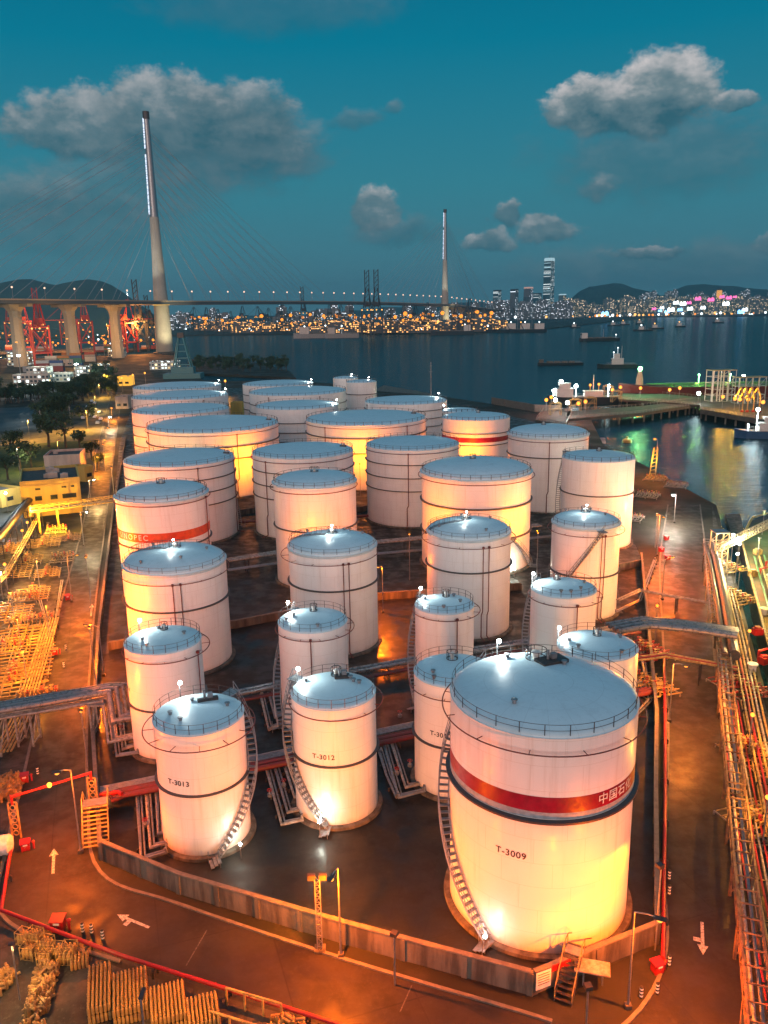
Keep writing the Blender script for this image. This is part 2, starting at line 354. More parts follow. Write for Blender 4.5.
# ================================================================== SETTING
Z0, SEA = 0.0, -3.5
struct('sea', MB().add([(-14000,-400,SEA),(14000,-400,SEA),(14000,16000,SEA),(-14000,16000,SEA)], [(0,1,2,3)]), wm)
P2 = lambda *a: [tuple(at(x, y)[:2]) for x, y in a]
quay = [(52,-60),(60,30)]+[tuple(at(768,700)[:2])]+P2((746,620),(728,548),(716,505),(694,493),(640,463),(604,446),(590,418),(535,412),(492,404),(440,396),(378,391),(330,383),(280,381),(205,381))
left_far = P2((180,366))+[(-262,1125),(-420,1040),(-620,1060),(-1100,1000),(-1100,-60)]
struct('terminal_ground', MB().prism(quay+left_far, SEA-2, Z0), GROUND)
def sheet(name, pts, z, m, h=0.0, sides=None):
    mb = MB()
    if h: mb.prism(pts, z-h, z)
    else:
        ar = sum(pts[i][0]*pts[(i+1)%len(pts)][1]-pts[(i+1)%len(pts)][0]*pts[i][1] for i in range(len(pts)))
        if ar < 0: pts = pts[::-1]
        mb.add([(p[0], p[1], z) for p in pts], [tuple(range(len(pts)))])
    return struct(name, mb, m)
# tank yard floor
BL, BC, BRc = at(103,862), at(531,1002), at(657,944)
BR2, BR3 = at(657,715), at(641,557)
BTR, BTL = at(560,432), at(150,392)
BL2, BL3 = at(93,745), at(112,520)
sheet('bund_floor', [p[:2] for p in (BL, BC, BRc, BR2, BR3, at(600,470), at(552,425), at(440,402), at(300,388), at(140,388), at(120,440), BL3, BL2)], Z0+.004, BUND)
def road(name, left, right, m=ASPH, z=Z0+.008):
    L = P2(*left); Rr = P2(*right); return sheet(name, L+Rr[::-1], z, m)
def smooth_line(pts, n_=6):
    out_ = []
    P = [Vector((*p, 0)) for p in pts]; P = [P[0]*2-P[1]]+P+[P[-1]*2-P[-2]]
    for i in range(1, len(P)-2):
        for k in range(n_):
            t = k/n_; a, b_, c_, d_ = P[i-1:i+3]
            q = .5*((2*b_)+(c_-a)*t+(2*a-5*b_+4*c_-d_)*t*t+(3*b_-a-3*c_+d_)*t**3); out_.append((q.x, q.y))
    out_.append(tuple(P[-2][:2])); return out_
inner = smooth_line(P2((122,392),(116,440),(106,520),(96,600),(88,700),(88,800),(100,872),(180,905),(345,960),(520,1012),(590,1035)))
outer = smooth_line(P2((112,392),(99,440),(84,520),(62,600),(45,680),(25,770),(6,850),(-2,905),(30,935),(120,962),(350,1034),(420,1070)))
sheet('terminal_road', inner+outer[::-1], Z0+.008, ASPH)
rin = smooth_line(P2((668,505),(660,560),(663,640),(668,720),(666,800),(664,880),(666,950),(640,1010),(560,1075)))
rout = smooth_line(P2((700,505),(707,560),(713,640),(721,720),(730,810),(738,890),(748,980),(760,1075)))
sheet('quay_road', rin+rout[::-1], Z0+.008, ASPH)
sheet('cross_road', P2((616,575),(664,560),(664,640),(622,612)), Z0+.012, ASPH)
sheet('storage_slab', P2((-30,915),(0,921),(120,968),(355,1034),(355,1300),(-200,1300)), Z0+.006, SLAB)
sheet('left_slab', P2((-60,730),(20,720),(35,745),(12,840),(-4,900),(-80,905)), Z0+.006, SLAB)
sheet('manifold_slab', P2((-60,545),(95,530),(60,640),(40,700),(-60,730)), Z0+.005, SLAB)
sheet('quayside_slab', P2((712,505),(728,560),(746,640),(768,715),(800,1060),(765,1060),(740,810),(722,700),(716,600)), Z0+.005, SLAB)
def kerb(name, pts, w_=.3, h=.14):
    mb = MB()
    for a, b_ in zip(pts[:-1], pts[1:]): mb.bar((a[0],a[1],h/2+.01), (b_[0],b_[1],h/2+.01), w_, h)
    struct(name, mb, KERBM)
kerb('road_kerb', inner[:-4]); kerb('road_kerb', rin); kerb('road_kerb', rout); kerb('road_kerb', outer[:-12])
# painted arrows and joint lines
def arrow(px, py, a_deg, L=4.0, hook=1):
    p = at(px, py); mb = MB(); M_ = Matrix.Rotation(R(a_deg), 3, 'Z')
    def q(x, y): v = M_ @ Vector((x, y, 0)); return (p.x+v.x, p.y+v.y, Z0+.014)
    mb.add([q(-L/2,-.13), q(L*.22,-.13), q(L*.22,.13), q(-L/2,.13)], [(0,1,2,3)])
    mb.add([q(L*.22,-.42), q(L/2,0), q(L*.22,.42)], [(0,1,2)])
    if hook: mb.add([q(L*.02,.13*hook), q(L*.14,.13*hook), q(L*.14,.7*hook), q(L*.02,.7*hook)], [(0,1,2,3) if hook>0 else (3,2,1,0)])
    struct('road_marking', mb, MARK)
def pang(a, b_): A, B = at(*a), at(*b_); return math.degrees(atan2(B.y-A.y, B.x-A.x)), (B-A).length
a_, L_ = pang((53,874),(54,849)); arrow(53.5, 861, a_, L_, 0)
a_, L_ = pang((149,928),(117,915)); arrow(133, 921, a_, L_, 1)
a_, L_ = pang((702,922),(703,955)); arrow(702.5, 938, a_, L_, -1)
a_, L_ = pang((91,616),(92,604)); arrow(91.5, 610, a_, L_, 0)
mb = MB()
for A_, B_ in [((207,930),(186,966)),((412,985),(400,1012))]:
    a, b_ = at(*A_), at(*B_); mb.add([(a.x-.05,a.y,Z0+.014),(a.x+.05,a.y,Z0+.014),(b_.x+.05,b_.y,Z0+.014),(b_.x-.05,b_.y,Z0+.014)], [(0,1,2,3)])
struct('road_marking', mb, mat('worn_line_paint', (.13,.12,.10), .8, 0, c2=(.05,.045,.04), scale=5))
# bund walls ------------------------------------------------------------
def wall(name, pts, h, th, label, m=CONC, post=4.0, group=None):
    root = thing(name, (pts[0].x, pts[0].y, Z0), label, 'wall', group)
    o = pts[0]; mb = MB(); cp = MB(); pl = MB()
    for a, b_ in zip(pts[:-1], pts[1:]):
        a = a-o; b_ = b_-o; L = (b_-a).length
        mb.bar((a.x,a.y,h/2), (b_.x,b_.y,h/2), th, h); cp.bar((a.x,a.y,h+.06), (b_.x,b_.y,h+.06), th+.12, .115)
        k = int(L/post)
        for i in range(k+1):
            q = a.lerp(b_, i/max(k,1)); pl.box((q.x, q.y, h/2-.01), (th+.16, th+.16, h-.03), atan2(b_.y-a.y, b_.x-a.x))
    mb.build('panel', m, root); cp.build('coping', KERBM, root); pl.build('pilaster', m, root)
    return root
wall('bund_wall', [at(104,860), at(180,893), at(345,943), at(530,994)], 2.0, .3, 'long stained concrete bund wall along the road in front of the nearest tanks')
wall('bund_wall', [at(530,994)+Vector((.3,.1,0)), at(655,943)], 1.9, .3, 'short concrete bund wall section behind the steel crossover steps by the big banded tank')
wall('bund_wall', [at(655,943)+Vector((.2,.3,0)), at(655,800), at(656,720), at(641,560)], 1.5, .3, 'concrete bund wall running beside the quay road right of the tanks')
wall('bund_wall', [at(104,860)+Vector((-.3,.2,0)), at(97,790), at(94,745), at(99,640), at(113,520), at(126,440)], 1.5, .3, 'concrete bund wall beside the left road along the tank yard')
wall('bund_wall', [at(110,650), at(236,628), at(378,600), at(520,590)], 1.3, .3, 'low orange-lit dividing wall across the yard behind the first tank rows')
wall('bund_wall', [at(560,582), at(642,566)], 1.3, .3, 'low dividing wall at the right corner of the yard by the quay road')
wall('bund_wall', [at(228,517), at(262,512), at(362,512), at(420,500)], 1.4, .3, 'low dividing wall under the gold-lit wide tanks in the middle of the yard')
wall('quay_wall', [at(492,404), at(535,412), at(560,413)], 3.5, .4, 'pale ribbed retaining wall at the water edge behind the red banded tank', KERBM, 3)
# ================================================================== TANKS
TK = dict(A=(-17.01,70.97,4.29,12.78),B=(-4.25,75.23,4.26,12.81),C=(8.4,79.37,4.26,12.81),D=(13.82,61.41,7.58,19.13),E=(-24.64,88.33,4.38,13.25),F=(-7.49,93.1,4.21,13.41),
 G=(9.05,97.69,3.75,13.41),H=(25.52,102.96,4.3,13.41),I=(24.73,83.73,4.36,13.41),J=(-28.86,113.23,7.35,15.32),K=(-6.07,118.59,6.71,15.69),L=(15.29,123.73,6.59,16.11),M=(35.34,129.39,5.49,15.56),
 N=(-37.52,142.01,8.07,19.15),O=(-10.68,150.19,7.77,19.15),P=(20.97,158.75,10.84,18.8),Q=(48.66,170.79,7.56,18.78),R=(45.44,205.58,10.09,18.81),S=(10.27,195.78,11.29,18.47),T=(-15.79,187.53,11.75,18.61),
 U=(-44.03,184.8,12.5,18.07),V=(-45.93,237.08,18.95,18.74),W=(-1.1,244.05,18.03,18.74),X=(31.64,241.38,10.04,18.74),Y=(28.69,257.42,5.68,18.74),Z=(13.04,290.02,14.58,18.74),A2=(-64.35,277.5,16.21,18.74),
 B2=(-75.62,326.62,18.9,18.74),C2=(-86.79,370.73,19.51,18.74),D2=(-25.13,282.14,14.24,18.74),E2=(-29.16,333.84,19.72,18.74),F2=(-41.42,372.7,15.94,18.74),G2=(-3.48,372.42,6.94,18.74),H2=(-11.24,395.34,6.03,18.74))
FONT_OBJ = []
def letters(txt, size, r, z, ang, root, m, name='lettering', cjk=False, space=1.1, bold=.012):
    cu = bpy.data.curves.new('text_curve', 'FONT'); cu.body = txt; cu.size = size; cu.align_x = 'CENTER'; cu.align_y = 'CENTER'; cu.space_character = space
    cu.offset = bold
    to = bpy.data.objects.new('text_source', cu); COL.objects.link(to); bpy.context.view_layer.update()
    me = bpy.data.meshes.new_from_object(to.evaluated_get(bpy.context.evaluated_depsgraph_get()))
    bpy.data.objects.remove(to); bpy.data.curves.remove(cu)
    import bmesh
    bm = bmesh.new(); bm.from_mesh(me); bmesh.ops.triangulate(bm, faces=bm.faces)
    bmesh.ops.subdivide_edges(bm, edges=[e for e in bm.edges if e.calc_length() > .35], cuts=2)
    for v in bm.verts:
        a = R(ang)+v.co.x/r; v.co = Vector(((r+.035)*cos(a), (r+.035)*sin(a), z+v.co.y))
    bm.to_mesh(me); bm.free(); me.materials.clear(); me.materials.append(m)
    o = bpy.data.objects.new(name, me); COL.objects.link(o); o.parent = root; return o
def tank(key, label, dome, girders=(), girder_t=.16, ringpipe=None, stair=None, rails='fine', risers=(), lamp=None, vent=None, ladder=None, hatch=None, base_lamp=None, lip=0, group=None):
    X, Y, r, h = TK[key]
    t = thing('storage_tank', (X, Y, Z0), label, 'storage tank', group); sg = 96 if Y < 140 else 64 if Y < 260 else 48
    near = Y < 135; mid = Y < 215
    MB().lathe([(r+.55, 0), (r+.5, .28), (r+.02, .34)], sg).build('foundation', CONC, t, smooth=True)
    MB().lathe([(r, .1), (r, h)], sg).build('shell', PAINT, t, smooth=True)
    prof = [(r+.03+lip, h-.03), (r+.05+lip, h+.02), (r-.05, h+.05)]+[(r*cos(R(q))*.995, h+.05+dome*sin(R(q))) for q in range(6, 90, 7)]+[(.01, h+.05+dome)]
    if lip: prof = [(r+.02, h-.35), (r+lip, h-.28)]+prof
    MB().lathe(prof, sg).build('roof', ROOF, t, smooth=True, ang=50)
    for gz in girders:
        MB().lathe([(r+.01, gz-girder_t/2), (r+.22+girder_t*.4, gz-girder_t/2+.03), (r+.24+girder_t*.4, gz+girder_t/2-.03), (r+.01, gz+girder_t/2)], sg).build('wind_girder', GIRD, t, smooth=True)
    # rim railing
    rl = MB(); cnt = max(20, int(2*pi*r/(1.9 if r < 12 else 2.6))); rr = r-.12; hh = 1.05; pt = .035 if near else .05 if mid else .07
    for i in range(cnt):
        a = 2*pi*i/cnt; rl.bar((rr*cos(a), rr*sin(a), h+.04), (rr*cos(a), rr*sin(a), h+hh), pt*1.6)
    for q in ((hh, hh*.55) if mid else (hh*.9,)): rl.ring(rr, h+q, pt*.6, sg, ts=4)
    rl.build('railing', STEEL, t)
    if ringpipe:
        rz_, ratio, ox, oy = ringpipe; q = r*ratio; rp = MB().ring(q, rz_, .055 if near else .08, sg, (ox*r, oy*r), 6)
        o = rp.build('spray_ring_pipe', RUST, t, smooth=True)
        for i in range(12 if r < 8 else 0):
            a = 2*pi*i/12+.2; e = Vector((q*cos(a)+ox*r, q*sin(a)+oy*r, rz_)); d = Vector((e.x, e.y, 0)).normalized()*r
            MB().bar((d.x, d.y, rz_-.02), e, .05).build('bracket', RUST, o)
    for a in risers:
        rm = R(a); z1 = ringpipe[0] if ringpipe else h-.8; q = r+.22; mb = MB()
        mb.tube([(q*cos(rm), q*sin(rm), z1), (q*cos(rm), q*sin(rm), h*.30), (q*cos(rm-.03), q*sin(rm-.03), h*.26), (q*cos(rm-.03), q*sin(rm-.03), .7), ((q+1.6)*cos(rm-.03), (q+1.6)*sin(rm-.03), .5)], .07 if near else .10, 6)
        mb.box((q*cos(rm), q*sin(rm), z1), (.3,.3,.3), rm)
        mb.build('riser_pipe', RUST, t)
    if stair:
        a0, a1, z1 = stair   # angle at ground, angle at top, top height
        st = MB(); hr = MB(); ns = max(12, int(z1/.42)); w0, w1 = r+.12, r+1.0
        for i in range(ns+1):
            u = i/ns; a = R(a0+(a1-a0)*u); z = .35+(z1-.35)*u
            st.box(((w0+w1)/2*cos(a), (w0+w1)/2*sin(a), z), (w1-w0, .34, .06), a)
            if i % 2 == 0: hr.bar((w1*cos(a), w1*sin(a), z), (w1*cos(a), w1*sin(a), z+1.05), .05)
        for rr_, off in ((w0+.03,-.06), (w1, -.06)):
            st.tube([(rr_*cos(R(a0+(a1-a0)*i/24)), rr_*sin(R(a0+(a1-a0)*i/24)), .35+(z1-.35)*i/24+off) for i in range(25)], .09, 4)
        so_ = st.build('spiral_stair', GALV, t)
        for q in (1.05, .55): hr.tube([(w1*cos(R(a0+(a1-a0)*i/24)), w1*sin(R(a0+(a1-a0)*i/24)), .35+(z1-.35)*i/24+q) for i in range(25)], .035, 4)
        hr.build('handrail', GALV, so_)
        a = R(a1); lo = MB().box(((r+.6)*cos(a), (r+.6)*sin(a), z1+.02), (1.5, 1.3, .08), a); lo.build('landing', GALV, t)
        a = R(a0); bs = MB()
        for k in range(3): bs.box(((r+1.2)*cos(a)+.35*k*sin(a), (r+1.2)*sin(a)-.35*k*cos(a), .5-.16*k), (1.3, .32, .06), a)
        bs.bar(((r+1.8)*cos(a),(r+1.8)*sin(a),0), ((r+1.8)*cos(a),(r+1.8)*sin(a),1.6), .06); bs.bar(((r+.8)*cos(a)+.9*sin(a),(r+.8)*sin(a)-.9*cos(a),0), ((r+.8)*cos(a)+.9*sin(a),(r+.8)*sin(a)-.9*cos(a),1.3), .06)
        bs.build('foot_steps', GALV, t)
    if vent:   # small vent with its own rail on top of the dome
        vx_, vy_, vr = vent; rho = min(.98, hypot(vx_, vy_)); zt = h+dome*sqrt(1-rho*rho)
        vb = MB().lathe([(vr*.55, -.3), (vr*.55, .45), (vr*.75, .5), (vr*.7, .7), (.01, .85)], 14, (vx_*r, vy_*r, zt)); vo = vb.build('roof_vent', WHITEM, t, smooth=True)
        vr_ = MB(); vr_.ring(vr*1.5, zt+.9, .04, 20, (vx_*r, vy_*r), 4); vr_.ring(vr*1.5, zt+.1, .05, 20, (vx_*r, vy_*r), 4)
        for i in range(8):
            a = i*pi/4; vr_.bar((vx_*r+vr*1.5*cos(a), vy_*r+vr*1.5*sin(a), zt-.2), (vx_*r+vr*1.5*cos(a), vy_*r+vr*1.5*sin(a), zt+.9), .05)
        vr_.build('vent_rail', STEEL, vo)
        if key in 'JKLM':  # lamp added by the vent to brighten the domed roof
            MB().sphere((vx_*r, vy_*r-vr*1.4, zt+1.35), .13).build('lamp_globe', E_WHT, vo); light('POINT', (vx_*r-.6, vy_*r-vr*1.9, zt+1.5), 260, WHT, t, .2)
    if ladder:   # railed walkway up the dome from the rim
        la = R(ladder); mb = MB(); hd = MB(); pts = []
        for i in range(9):
            rho = .96*(1-i/8)+.14; rho = min(.97, rho); pts.append((r*rho*cos(la), r*rho*sin(la), h+.12+dome*sqrt(max(0, 1-rho*rho))))
        px_, py_ = -sin(la)*.45, cos(la)*.45
        for a, b_ in zip(pts[:-1], pts[1:]): mb.bar(a, b_, .85, .06)
        for sgn in (1, -1):
            ps = [(p[0]+px_*sgn, p[1]+py_*sgn, p[2]+.95) for p in pts]; hd.tube(ps, .035, 4)
            for p in ps: hd.bar((p[0],p[1],p[2]-.95), p, .045)
        lo = mb.build('roof_walkway', GALV, t); hd.build('walkway_rail', STEEL, lo)
    if hatch:
        hx, hy, hw_, hd_, ha = hatch; rho = hypot(hx, hy); zt = h+dome*sqrt(max(0,1-rho*rho))
        hm = MB().box((hx*r, hy*r, zt+.16), (hw_, hd_, .3), R(ha)); ho = hm.build('roof_hatch', STEEL, t)
        MB().box((hx*r+.2, hy*r+.15, zt+.55), (.5,.4,.5), R(ha)).tube([(hx*r-.3, hy*r, zt+.3),(hx*r-.3, hy*r, zt+1.1)], .12, 8).build('hatch_valve', GALV, ho)
    for i in range(0 if r > 12 or not near else 4):      # small nozzles on the roof
        a = random.random()*6.28; q = r*random.uniform(.5,.8); z_ = h+dome*sqrt(1-(q/r)**2)
        MB().lathe([(.16,-.15),(.16,.3),(.26,.3),(.26,.4),(.01,.42)], 10, (q*cos(a), q*sin(a), z_)).build('nozzle', GALV, t, smooth=True)
    if lamp:
        la, e, hgt_ = lamp; a = R(la); q = r+.15; top = h+hgt_
        po = MB().bar((q*cos(a), q*sin(a), h-.6), (q*cos(a), q*sin(a), top), .09).build('lamp_post', GALV, t)
        MB().sphere((q*cos(a)*.96, q*sin(a)*.96, top), .2).build('lamp_globe', E_WHT, po)
        light('POINT', (q*cos(a)*.9, q*sin(a)*.9, top+.02), e*3.6, WHT, t, .25)
    if base_lamp:
        a = R(base_lamp[0]); q = r+base_lamp[2]
        po = MB().bar((q*cos(a), q*sin(a), 0), (q*cos(a), q*sin(a), 1.5), .08).build('base_lamp_post', GALV, t)
        MB().sphere((q*cos(a), q*sin(a), 1.62), .15).build('base_lamp_globe', E_WHT, po)
        light('POINT', (q*cos(a), q*sin(a), 2.1), base_lamp[1]*1.7, (.95,1,.80), t, .2)
    return t
CAMDIR = lambda k: math.degrees(atan2(-TK[k][1], -TK[k][0]))
def face(k, frac): return CAMDIR(k)+math.degrees(math.asin(frac))   # direction on the shell seen at a fraction of its half width
def textang(k, px, z):
    "angle on the shell of tank k where the photograph column px meets height z"
    X, Y, r, h = TK[k]; best = None; pt = R(PITCH)
    for i in range(-170, 171):
        a = R(CAMDIR(k)+i*.5); x = X+r*cos(a); y = Y+r*sin(a); dz = z-CH
        d = y*cos(pt)-dz*sin(pt); u = y*sin(pt)+dz*cos(pt)
        xx = 384+SX+x/d*F*cos(R(ROLL))-u/d*F*sin(R(ROLL))
        if best is None or abs(xx-px) < best[0]: best = (abs(xx-px), math.degrees(a))
    return best[1]
def numbers(t, k, txt, px, z, size): letters(txt, size, TK[k][2], z, textang(k, px, z), t, LETK)
def band(t, k, z0, z1, m, name='painted_band'):
    r = TK[k][2]; return MB().lathe([(r+.005, z0), (r+.018, z0), (r+.018, z1), (r+.005, z1)], 128).build(name, m, t, smooth=True)
small = 'small upright tank with railed roof and red spray ring'
t = tank('A', 'white cylindrical tank lettered T-3013, nearest tank on the left with stair on its right side', .35, (6.71,), .16, (11.75,1.24,0,0), (-68, 60, 12.9), lamp=(125,170,1.6), hatch=(.12,.5,2.0,.5,20), base_lamp=(-48,150,1.7), risers=())
numbers(t, 'A', 'T-3013', 178, 7.9, .72)
t = tank('B', 'white cylindrical tank lettered T-3012 standing between T-3013 and T-3010', .55, (6.8,), .16, (11.75,1.12,.05,.1), (-97, -215, 12.9), lamp=(150,170,1.5), hatch=(.2,.45,1.6,.8,10), base_lamp=(-105,150,1.5), vent=(.05,.6,.35))
numbers(t, 'B', 'T-3012', 323, 7.8, .72)
t = tank('C', 'white cylindrical tank lettered T-3010 half hidden by the huge banded tank', .4, (6.05,), .16, (11.6,1.12,0,0), None, vent=(0,.5,.4))
numbers(t, 'C', 'T-3010', 440, 7.42, .72)
t = tank('D', 'huge nearest tank lettered T-3009 with crimson band and grey lower edge', 1.1, (), .3, (18.07,1.09,0,0), (-128, -245, 18.6), lamp=(110,260,1.6), vent=(.05,.62,.6), hatch=(.2,.5,2.6,1.5,25), base_lamp=(-128,35,1.4))
band(t, 'D', 12.95, 14.25, BANDR, 'crimson_band'); band(t, 'D', 12.4, 12.945, BANDW, 'grey_band')
MB().lathe([(7.6,12.05),(7.95,12.1),(7.97,12.3),(7.6,12.36)], 96).build('wind_girder', GIRD, t, smooth=True)
numbers(t, 'D', 'T-3009', 511, 8.87, .78)
letters('中国石化', 1.0, 7.6, 13.6, textang('D', 617, 13.6), t, LETW, 'band_lettering', True, 1.08, .01)
t = tank('E', 'orange-lit small tank behind T-3013 at the left road', .35, (6.33,), .15, (12.33,1.14,.06,.05), None, risers=(-20,), lamp=(140,150,1.4), vent=(-.1,.55,.3)); numbers(t, 'E', 'T-3014', 126, 8.2, .72)
t = tank('F', 'small tank with spiral stair on its left directly behind T-3012', .45, (), .15, (12.61,1.14,.06,0), (-150,-240,13.2), risers=(-90,), lamp=(140,150,1.4), vent=(0,.5,.3))
t = tank('G', 'narrowest small tank with bright roof lamp behind T-3010', .4, (), .15, (12.76,1.15,.06,0), (-145,-235,13.2), risers=(-72,), lamp=(140,150,1.4), vent=(.1,.5,.3), base_lamp=(-20,120,1.5))
t = tank('H', 'small tank with spiral stair in the second row right of the huge tank', .5, (), .15, (12.46,1.14,.05,0), (-150,-240,13.2), risers=(-80,), lamp=(150,220,1.4), vent=(-.1,.5,.3), base_lamp=(-150,160,2.0))
t = tank('I', 'small tank with lit blue roof peeking out right behind the huge banded tank', .5, (6.3,), .15, None, None, lamp=(150,220,1.3), vent=(.1,.4,.3))
t = tank('J', 'domed medium tank with roof walkway in the third row by the left road', 1.7, (9.93,), .2, (13.95,1.05,0,0), None, risers=(-72,-80), vent=(0,.12,.55), ladder=165, lamp=None, lip=.1)
t = tank('K', 'domed medium tank with one dark girder and twin red risers behind the small stair tank', 1.5, (10.37,), .2, (14.49,1.1,-.07,0), None, risers=(-68,-75), vent=(0,.12,.5), ladder=170, lip=.1)
t = tank('L', 'domed medium tank with twin red risers in the middle of the third row', 1.5, (10.97,), .2, (15.02,1.12,0,0), None, risers=(-70,-78), vent=(-.05,.12,.5), ladder=190, lip=.1)
t = tank('M', 'domed medium tank with slanting pipe walkway at the right end of the third row', 1.4, (7.55,), .2, (14.48,1.13,0,0), (190, 280, 15.3), risers=(-72,-78), vent=(0,.1,.5), lip=.1)
t = tank('N', 'gold-lit tank with white letters on an orange-red band by the left road', 1.7, (11.02,), .22, (18.5,1.05,0,0), None, risers=(-10,), vent=(0,0,.5), lip=.25)
band(t, 'N', 12.1, 13.7, BANDO); letters('SINOPEC', 1.35, 8.07, 12.9, textang('N', 131, 12.9), t, LETW, 'band_lettering', False, 1.35)
t = tank('O', 'plain cream tank with one low girder behind the central domed tank', 1.5, (11.05,), .22, (18.23,1.06,-.02,0), None, vent=(0,.1,.5), lip=.25)
t = tank('P', 'wide domed gold-based tank with two dark girders in the centre right', 2.1, (13.24, 7.18), .3, (18.04,1.06,0,0), (-25, -60, 7.2), vent=(-.05,.1,.4), base_lamp=(-62,500,2.0), lip=.3)
t = tank('Q', 'tall cream tank nearest the water on the right with stair on its left', .8, (11.64,), .22, None, (195, 130, 18.9), vent=(.1,.3,.4))
t = tank('R', 'white domed tank with dark riser pipe left of the tall waterside tank', 2.0, (13.97,), .24, (17.9,1.03,0,0), (0, 50, 18.9), risers=(-100,), vent=(-.1,.1,.4), lip=.2)
t = tank('S', 'white tank with three dark girders left of the wide gold-based tank', .8, (15.06,11.9,8.81), .2, (17.7,1.03,0,0), (10, 60, 18.6), risers=(-98,))
t = tank('T', 'white tank with three dark girders behind the plain cream tank', .9, (15.25,12.21,9.25), .2, (17.7,1.03,0,0), None, risers=(-130,), hatch=(.8,.1,1.6,.8,0))
t = tank('U', 'wide white tank with three dark girders behind the orange-red banded tank', .9, (14.68,11.79,8.88), .2, (17.4,1.02,0,0), (20, 60, 18.2), risers=(-60,-5), hatch=(.85,.1,1.4,.8,0))
t = tank('V', 'very wide gold-based tank with two girders behind the three-girder tank by the left road', 1.2, (14.59,11.2), .3, (17.9,1.02,0,0), None, risers=(-60,-150), hatch=(.85,.1,1.6,.8,0))
t = tank('W', 'very wide gold-based tank in the middle of the yard', 1.2, (15.08,10.81), .3, (17.9,1.02,0,0), None, risers=(-130,-50), hatch=(.8,.1,1.6,.8,0))
t = tank('X', 'gold-based tank with thin red band near the water', .9, (14.86,11.52), .18, None, None, vent=(.1,.2,.4)); band(t, 'X', 12.4, 13.8, BANDR, 'red_band')
t = tank('Y', 'small pale tank almost hidden behind the red banded tank', .6, (14.5,), .2, lamp=(150,150,1.4))
t = tank('Z', 'broad white tank with three girders near the water at the back', .9, (16.37,13.65,10.91), .22, None, None, risers=(-160,), lamp=(30,200,1.6))
t = tank('A2', 'front tank of the back-left trio of low wide tanks', 1.1, (14.5,11.2,7.8), .24, None, None, risers=(-60,))
t = tank('B2', 'middle tank of the back-left trio of low wide tanks', 1.1, (14.5,11.2), .24, None, None, risers=(-150,-50), lamp=(20,200,1.6))
t = tank('C2', 'farthest tank of the back-left trio of low wide tanks', 1.1, (14.5,11.2), .24, None, None, lamp=(20,240,1.6))
t = tank('D2', 'front tank of the back-centre trio with lamp at its right edge', 1.0, (14.2,11,7.9), .26, None, None, lamp=(0,200,1.6))
t = tank('E2', 'middle tank of the back-centre trio of low wide tanks', 1.1, (14.5,11.2), .26, None, None, risers=(-120,-60))
t = tank('F2', 'farthest tank of the back-centre trio with girders on its left', 1.0, (14.5,11.2,8), .26, None, None, lamp=(-5,240,1.6))
t = tank('G2', 'front one of the two small back tanks near the dark pier', .8, (13.5,), .3, None, None, lamp=(60,200,1.4))
t = tank('H2', 'rear one of the two small back tanks near the dark pier', .8, (13.5,), .3, None, None, lamp=(60,200,1.4))
# M's slanting walkway
X, Y, r, h = TK['M']
# ================================================================== STREET LAMPS
def lamp_post(foot, ytop, head, label, e, color=SOD, glass=None, spot=150, group='lamp posts along the terminal roads', r=.07, bulb=.22, name='street_lamp', ptfrac=.55):
    p = at(*foot); H = tall(foot[0], foot[1], ytop); hp = at(head[0], head[1], H-.1)-p
    if hp.length > 30: hp = Vector((1.5, 0, H-.1))
    t = thing(name, p, label, 'street lamp', group)
    MB().tube([(0,0,.3),(0,0,H)], [r*1.3, r*.8], 8).build('pole', GALV, t, smooth=True)
    MB().box((0,0,.18), (.45,.45,.36)).build('base', CONC, t)
    MB().tube([(0,0,H), (hp.x*.5, hp.y*.5, H+.12), (hp.x, hp.y, H)], .05, 6).build('arm', GALV, t, smooth=True)
    d = Vector((hp.x, hp.y, 0)).normalized() if hp.xy.length > .1 else Vector((1,0,0))
    hd = MB().box((hp.x, hp.y, H+.02), (.9,.34,.14), atan2(d.y, d.x)).build('lamp_head', STEEL, t)
    MB().sphere((hp.x, hp.y, H-.12), bulb, 12, 8, .6).build('lamp_glass', glass or E_SOD, hd)
    light('SPOT', (hp.x, hp.y, H-.36), e, color, t, .12, spot, (0,0,-1), .35)
    if ptfrac: light('POINT', (hp.x, hp.y, H-.40), e*ptfrac, color, t, .2)
    return t
SE = 15000
lamp_post((81,853), 770, (57,773), 'tall street lamp curving over the left road beside the red pipe arch', SE)
lamp_post((104,676), 627, (86,625), 'street lamp on the left road beside the orange-lit tank', SE)
lamp_post((72,602), 556, (77,555), 'street lamp beside the pipe manifolds on the left road', SE)
lamp_post((84,546), 512, (86.5,512), 'white street lamp under the pipe bridge by the yellow building', SE*.35, (1,.75,.4), E_WHT)
lamp_post((91,503), 480, (94,480), 'street lamp at the near right corner of the yellow building', SE*.5, (1,.6,.2), E_WHT)
for i, (fx, fy, yt, hx) in enumerate([(96,472,456,97.5),(104,452,439,105),(106,440,427,108),(109,428,416,110),(112,418,407,112)]):
    lamp_post((fx,fy), yt, (hx,yt+1), ['first street lamp beyond the yellow building','second street lamp beyond the yellow building','third street lamp beyond the yellow building','white street lamp by the parked cars','farthest street lamp by the parked cars'][i], SE*.9, (1,.30,.02) if i != 3 else (1,.7,.4), E_SOD if i != 3 else E_WHT, bulb=.38)
lamp_post((341,957), 868, (331,879), 'single street lamp in front of the long bund wall beside the floodlight mast', SE*1.2)
lamp_post((628,1008), 912, (660,920), 'street lamp with long arm at the right front corner beside the steps', SE)
lamp_post((669,722), 664, (686,666), 'street lamp over the quay road behind the huge banded tank', SE*.6, (1,.25,.02))
lamp_post((662,600), 560, (673,557), 'street lamp over the crossing of the quay road', SE*.9)
lamp_post((657,556), 515, (664,517), 'street lamp beside the red cabinets at the far quay road', SE*1.2)
